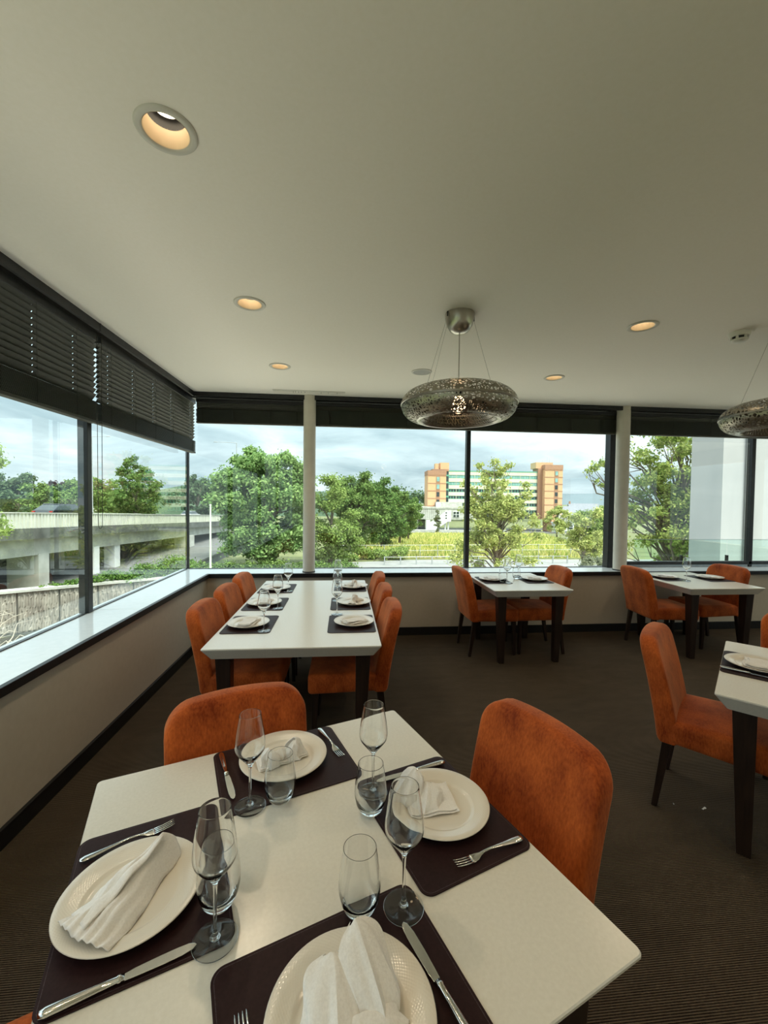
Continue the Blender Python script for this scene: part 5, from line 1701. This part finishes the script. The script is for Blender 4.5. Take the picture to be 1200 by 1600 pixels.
# second tower
brick_tower(o, 56.6, 0.2, 8.6, 12, 6.0, 19.5 + zb0, 7, '', 4.9)
MB().box(53.6, 62.0, 4, 11, 18.0 + zb0, 21.0 + zb0).build('roof_box', 'brick_panel', o)
MB().box(54.4, 56.6, 3.0, 10, 6, 18.0 + zb0).build('stair_glazing', 'brick_band', o)
MB().box(60.0, 65.4, -0.6, 10, 0, 8.5).build('brick_base', 'brick_panel', o)
for xx, zz2 in ((58, 0.8), (60.4, 2.2), (61.5, 1.8)):
    MB().tube([(xx, 7, 21 + zb0), (xx, 7, 21.5 + zb0 + zz2)], 0.06, 5).build('mast', 'galvanised', o)
# podium with stair
p = MB().box(-7.2, 22, -8, 6, 6.0, 11.6).build('podium', 'concrete', o)
MB().box(-7.4, 22.2, -8.2, 6, 10.9, 11.7).build('podium_edge', 'concrete', p)
for k in range(14):
    MB().box(-7.0 + k * 0.95, -6.93 + k * 0.95, -8.06, -8, 6.1, 10.9).build('joint', 'dirty_concrete', p)
MB().box(3.5, 16, -3, 6, 11.6, 14.0).build('upper_block', 'concrete', p)
MB().box(3.5, 5.6, -3.3, 6, 11.6, 13.6).build('white_panel', 'white_paint', p)
for xx in (-6.3, 7.2, 8.6):
    MB().box(xx - 0.28, xx + 0.28, -7.6, -7.0, 0, 6.0).build('pillar', 'white_paint', o)
MB().box(-1.8, 0.1, -8.6, -6.4, 0, 5.7).build('white_pier', 'white_paint', o)
MB().box(-5.0, -1.8, -5, 4, 0.6, 5.8).build('recess', 'dark_glass', o)
b = MB()
poly = [(0.1, 1.0), (2.0, 1.0), (8.2, 5.0), (9.6, 5.0), (9.6, 9.9), (7.4, 9.9), (0.1, 4.6)]
n = len(poly)
b.add([(x, -8.7, z) for x, z in poly] + [(x, -8.2, z) for x, z in poly], [tuple(range(n)), tuple(range(n, 2 * n))[::-1]] + [(i, n + i, n + (i + 1) % n, (i + 1) % n) for i in range(n)])
b.build('stair_wall', 'white_paint', o, fix=True)
for zz2 in (6.4, 7.6, 8.8):
    MB().box(7.0, 7.7, -8.8, -8.6, zz2, zz2 + 0.5).build('stair_opening', 'dark_glass', o)
wn = MB().box(10.6, 13.6, -8.15, -8.0, 7.0, 9.8).build('window', 'white_paint', o)
for xx in (10.8, 12.25):
    for zz2 in (7.15, 8.5):
        MB().box(xx, xx + 1.1, -8.25, -8.1, zz2, zz2 + 1.05).build('pane', 'dark_glass', wn)
MB().box(-20, 40, -16, -14, 0, 1.7).build('forecourt_wall', 'concrete', o)
# low white building on the right
o = thing('low_pavilion', 'low white building with wide windows right of the brick tower', 'building', (94.8, 176.5, gz(176)), -0.10)
MB().box(0, 13.0, 0, 8, 0.0, 4.4).build('body', 'white_paint', o)
MB().box(-0.3, 13.3, -0.3, 8.3, 4.2, 4.7).build('roof', 'white_paint', o)
for k in range(4):
    w = MB().box(0.6 + 3.1 * k, 3.1 + 3.1 * k, -0.12, 0.02, 1.9, 3.6).build('window', 'dark_glass', o)
    MB().box(0.6 + 3.1 * k, 3.1 + 3.1 * k, -0.16, -0.1, 2.7, 2.85).build('bar', 'white_paint', w)
MB().box(-0.2, 0.3, -0.6, 0.2, 4.4, 9.2).box(5.0, 5.5, -0.6, 0.2, 4.4, 9.2).box(-0.2, 5.5, -0.6, 0.2, 8.8, 9.4).build('steel_frame', 'white_paint', o)
MB().box(0.4, 4.9, 0.4, 4.0, 4.4, 8.0).build('plant_room', 'concrete', o)
# houses
def house(label, x, y, z, w, d, h, roof, rz, wall, group='houses in the distance'):
    o = thing('house', label, 'house', (x, y, z), rz, group)
    MB().box(-w / 2, w / 2, -d / 2, d / 2, 0, h).build('walls', wall, o)
    b = MB()
    b.add([(-w / 2 - .3, -d / 2 - .4, h), (w / 2 + .3, -d / 2 - .4, h), (w / 2 + .3, d / 2 + .4, h), (-w / 2 - .3, d / 2 + .4, h), (-w / 2 - .3, 0, h + roof), (w / 2 + .3, 0, h + roof)],
          [(0, 1, 5, 4), (2, 3, 4, 5), (1, 2, 5), (3, 0, 4), (3, 2, 1, 0)])
    b.build('roof', 'slate_roof', o)
    MB().box(-w / 2 + 0.2, -w / 2 + 1.0, -0.4, 0.4, h + roof * 0.5, h + roof + 1.2).build('chimney', 'brick_band', o)
    for k in range(2):
        for q in range(2):
            MB().box(-w / 4 - 0.5 + k * w / 2, -w / 4 + 0.5 + k * w / 2, -d / 2 - 0.06, -d / 2, 0.9 + 2.7 * q, 2.3 + 2.7 * q).build('window', 'dark_glass', o)
    return o
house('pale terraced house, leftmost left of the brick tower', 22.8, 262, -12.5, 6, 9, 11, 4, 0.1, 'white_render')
house('pale terraced house, second left of the brick tower', 31.0, 258, -12.5, 6, 9, 10.5, 4, 0.1, 'concrete')
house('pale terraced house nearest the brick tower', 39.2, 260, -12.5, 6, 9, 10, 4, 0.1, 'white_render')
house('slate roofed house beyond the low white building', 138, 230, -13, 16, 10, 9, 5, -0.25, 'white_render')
house('slate roofed house behind the green tree at the dark frame', 118, 215, -13, 14, 10, 8, 4.5, 0.2, 'concrete')
o = thing('low_shed', 'long low white roofed building beyond the flyover', 'building', (-74, 118, LG), R(8))
MB().box(-9, 10, 0, 10, 0, 5.2).build('walls', 'concrete', o)
MB().box(-9.5, 10.5, -0.5, 10.5, 5.0, 6.0).build('roof', 'white_paint', o)
for xx in (0.5, 6):
    MB().box(xx, xx + 0.9, 3, 4, 6.0, 7.6).build('vent_stack', 'white_paint', o)
MB().box(8.0, 9.2, -0.8, 0.2, 1.5, 6.6).build('chimney', 'brick_panel', o)

# white wing of this building beyond the second pillar, with a downpipe, and the terrace balustrade
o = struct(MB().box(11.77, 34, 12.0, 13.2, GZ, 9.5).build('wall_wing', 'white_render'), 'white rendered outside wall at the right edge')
pp = MB()
pp.box(12.58, 12.78, 11.9, 11.999, GZ, 9.5)
struct(pp.build('trim_6', 'dark_metal', fix=True), 'dark vertical strip on the white outside wall')
MB().tube([(12.55, 11.94, GZ), (12.55, 11.94, 9.5)], 0.03, 8).build('edge_bead', 'white_paint', bpy.data.objects['trim_6'])
struct(MB().box(3.75, XR, GY + 0.06, 6.3, 0.45, 0.60).build('ground_terrace', 'dirty_concrete'), 'dark terrace ledge outside the window beyond the second pillar')
o = thing('glass_balustrade', 'frameless glass balustrade on the ledge beyond the second pillar', 'balustrade', (0, 0, 0))
for xa, xb in ((4.37, 5.13), (5.15, 5.89), (5.91, 6.65), (6.67, 7.4)):
    MB().box(xa, xb, 5.893, 5.907, 0.60, 1.06).build('glass_panel', 'balustrade_glass', o)
    MB().box(xa, xb, 5.892, 5.908, 1.058, 1.064).build('top_edge', 'grey_metal', o)
MB().box(4.3, 7.6, 5.86, 5.94, 0.60, 0.67).build('base_channel', 'grey_metal', o)
for xx in (5.14, 5.90, 6.66):
    MB().box(xx - 0.012, xx + 0.012, 5.88, 5.92, 0.60, 0.82).build('clamp', 'dark_metal', o)
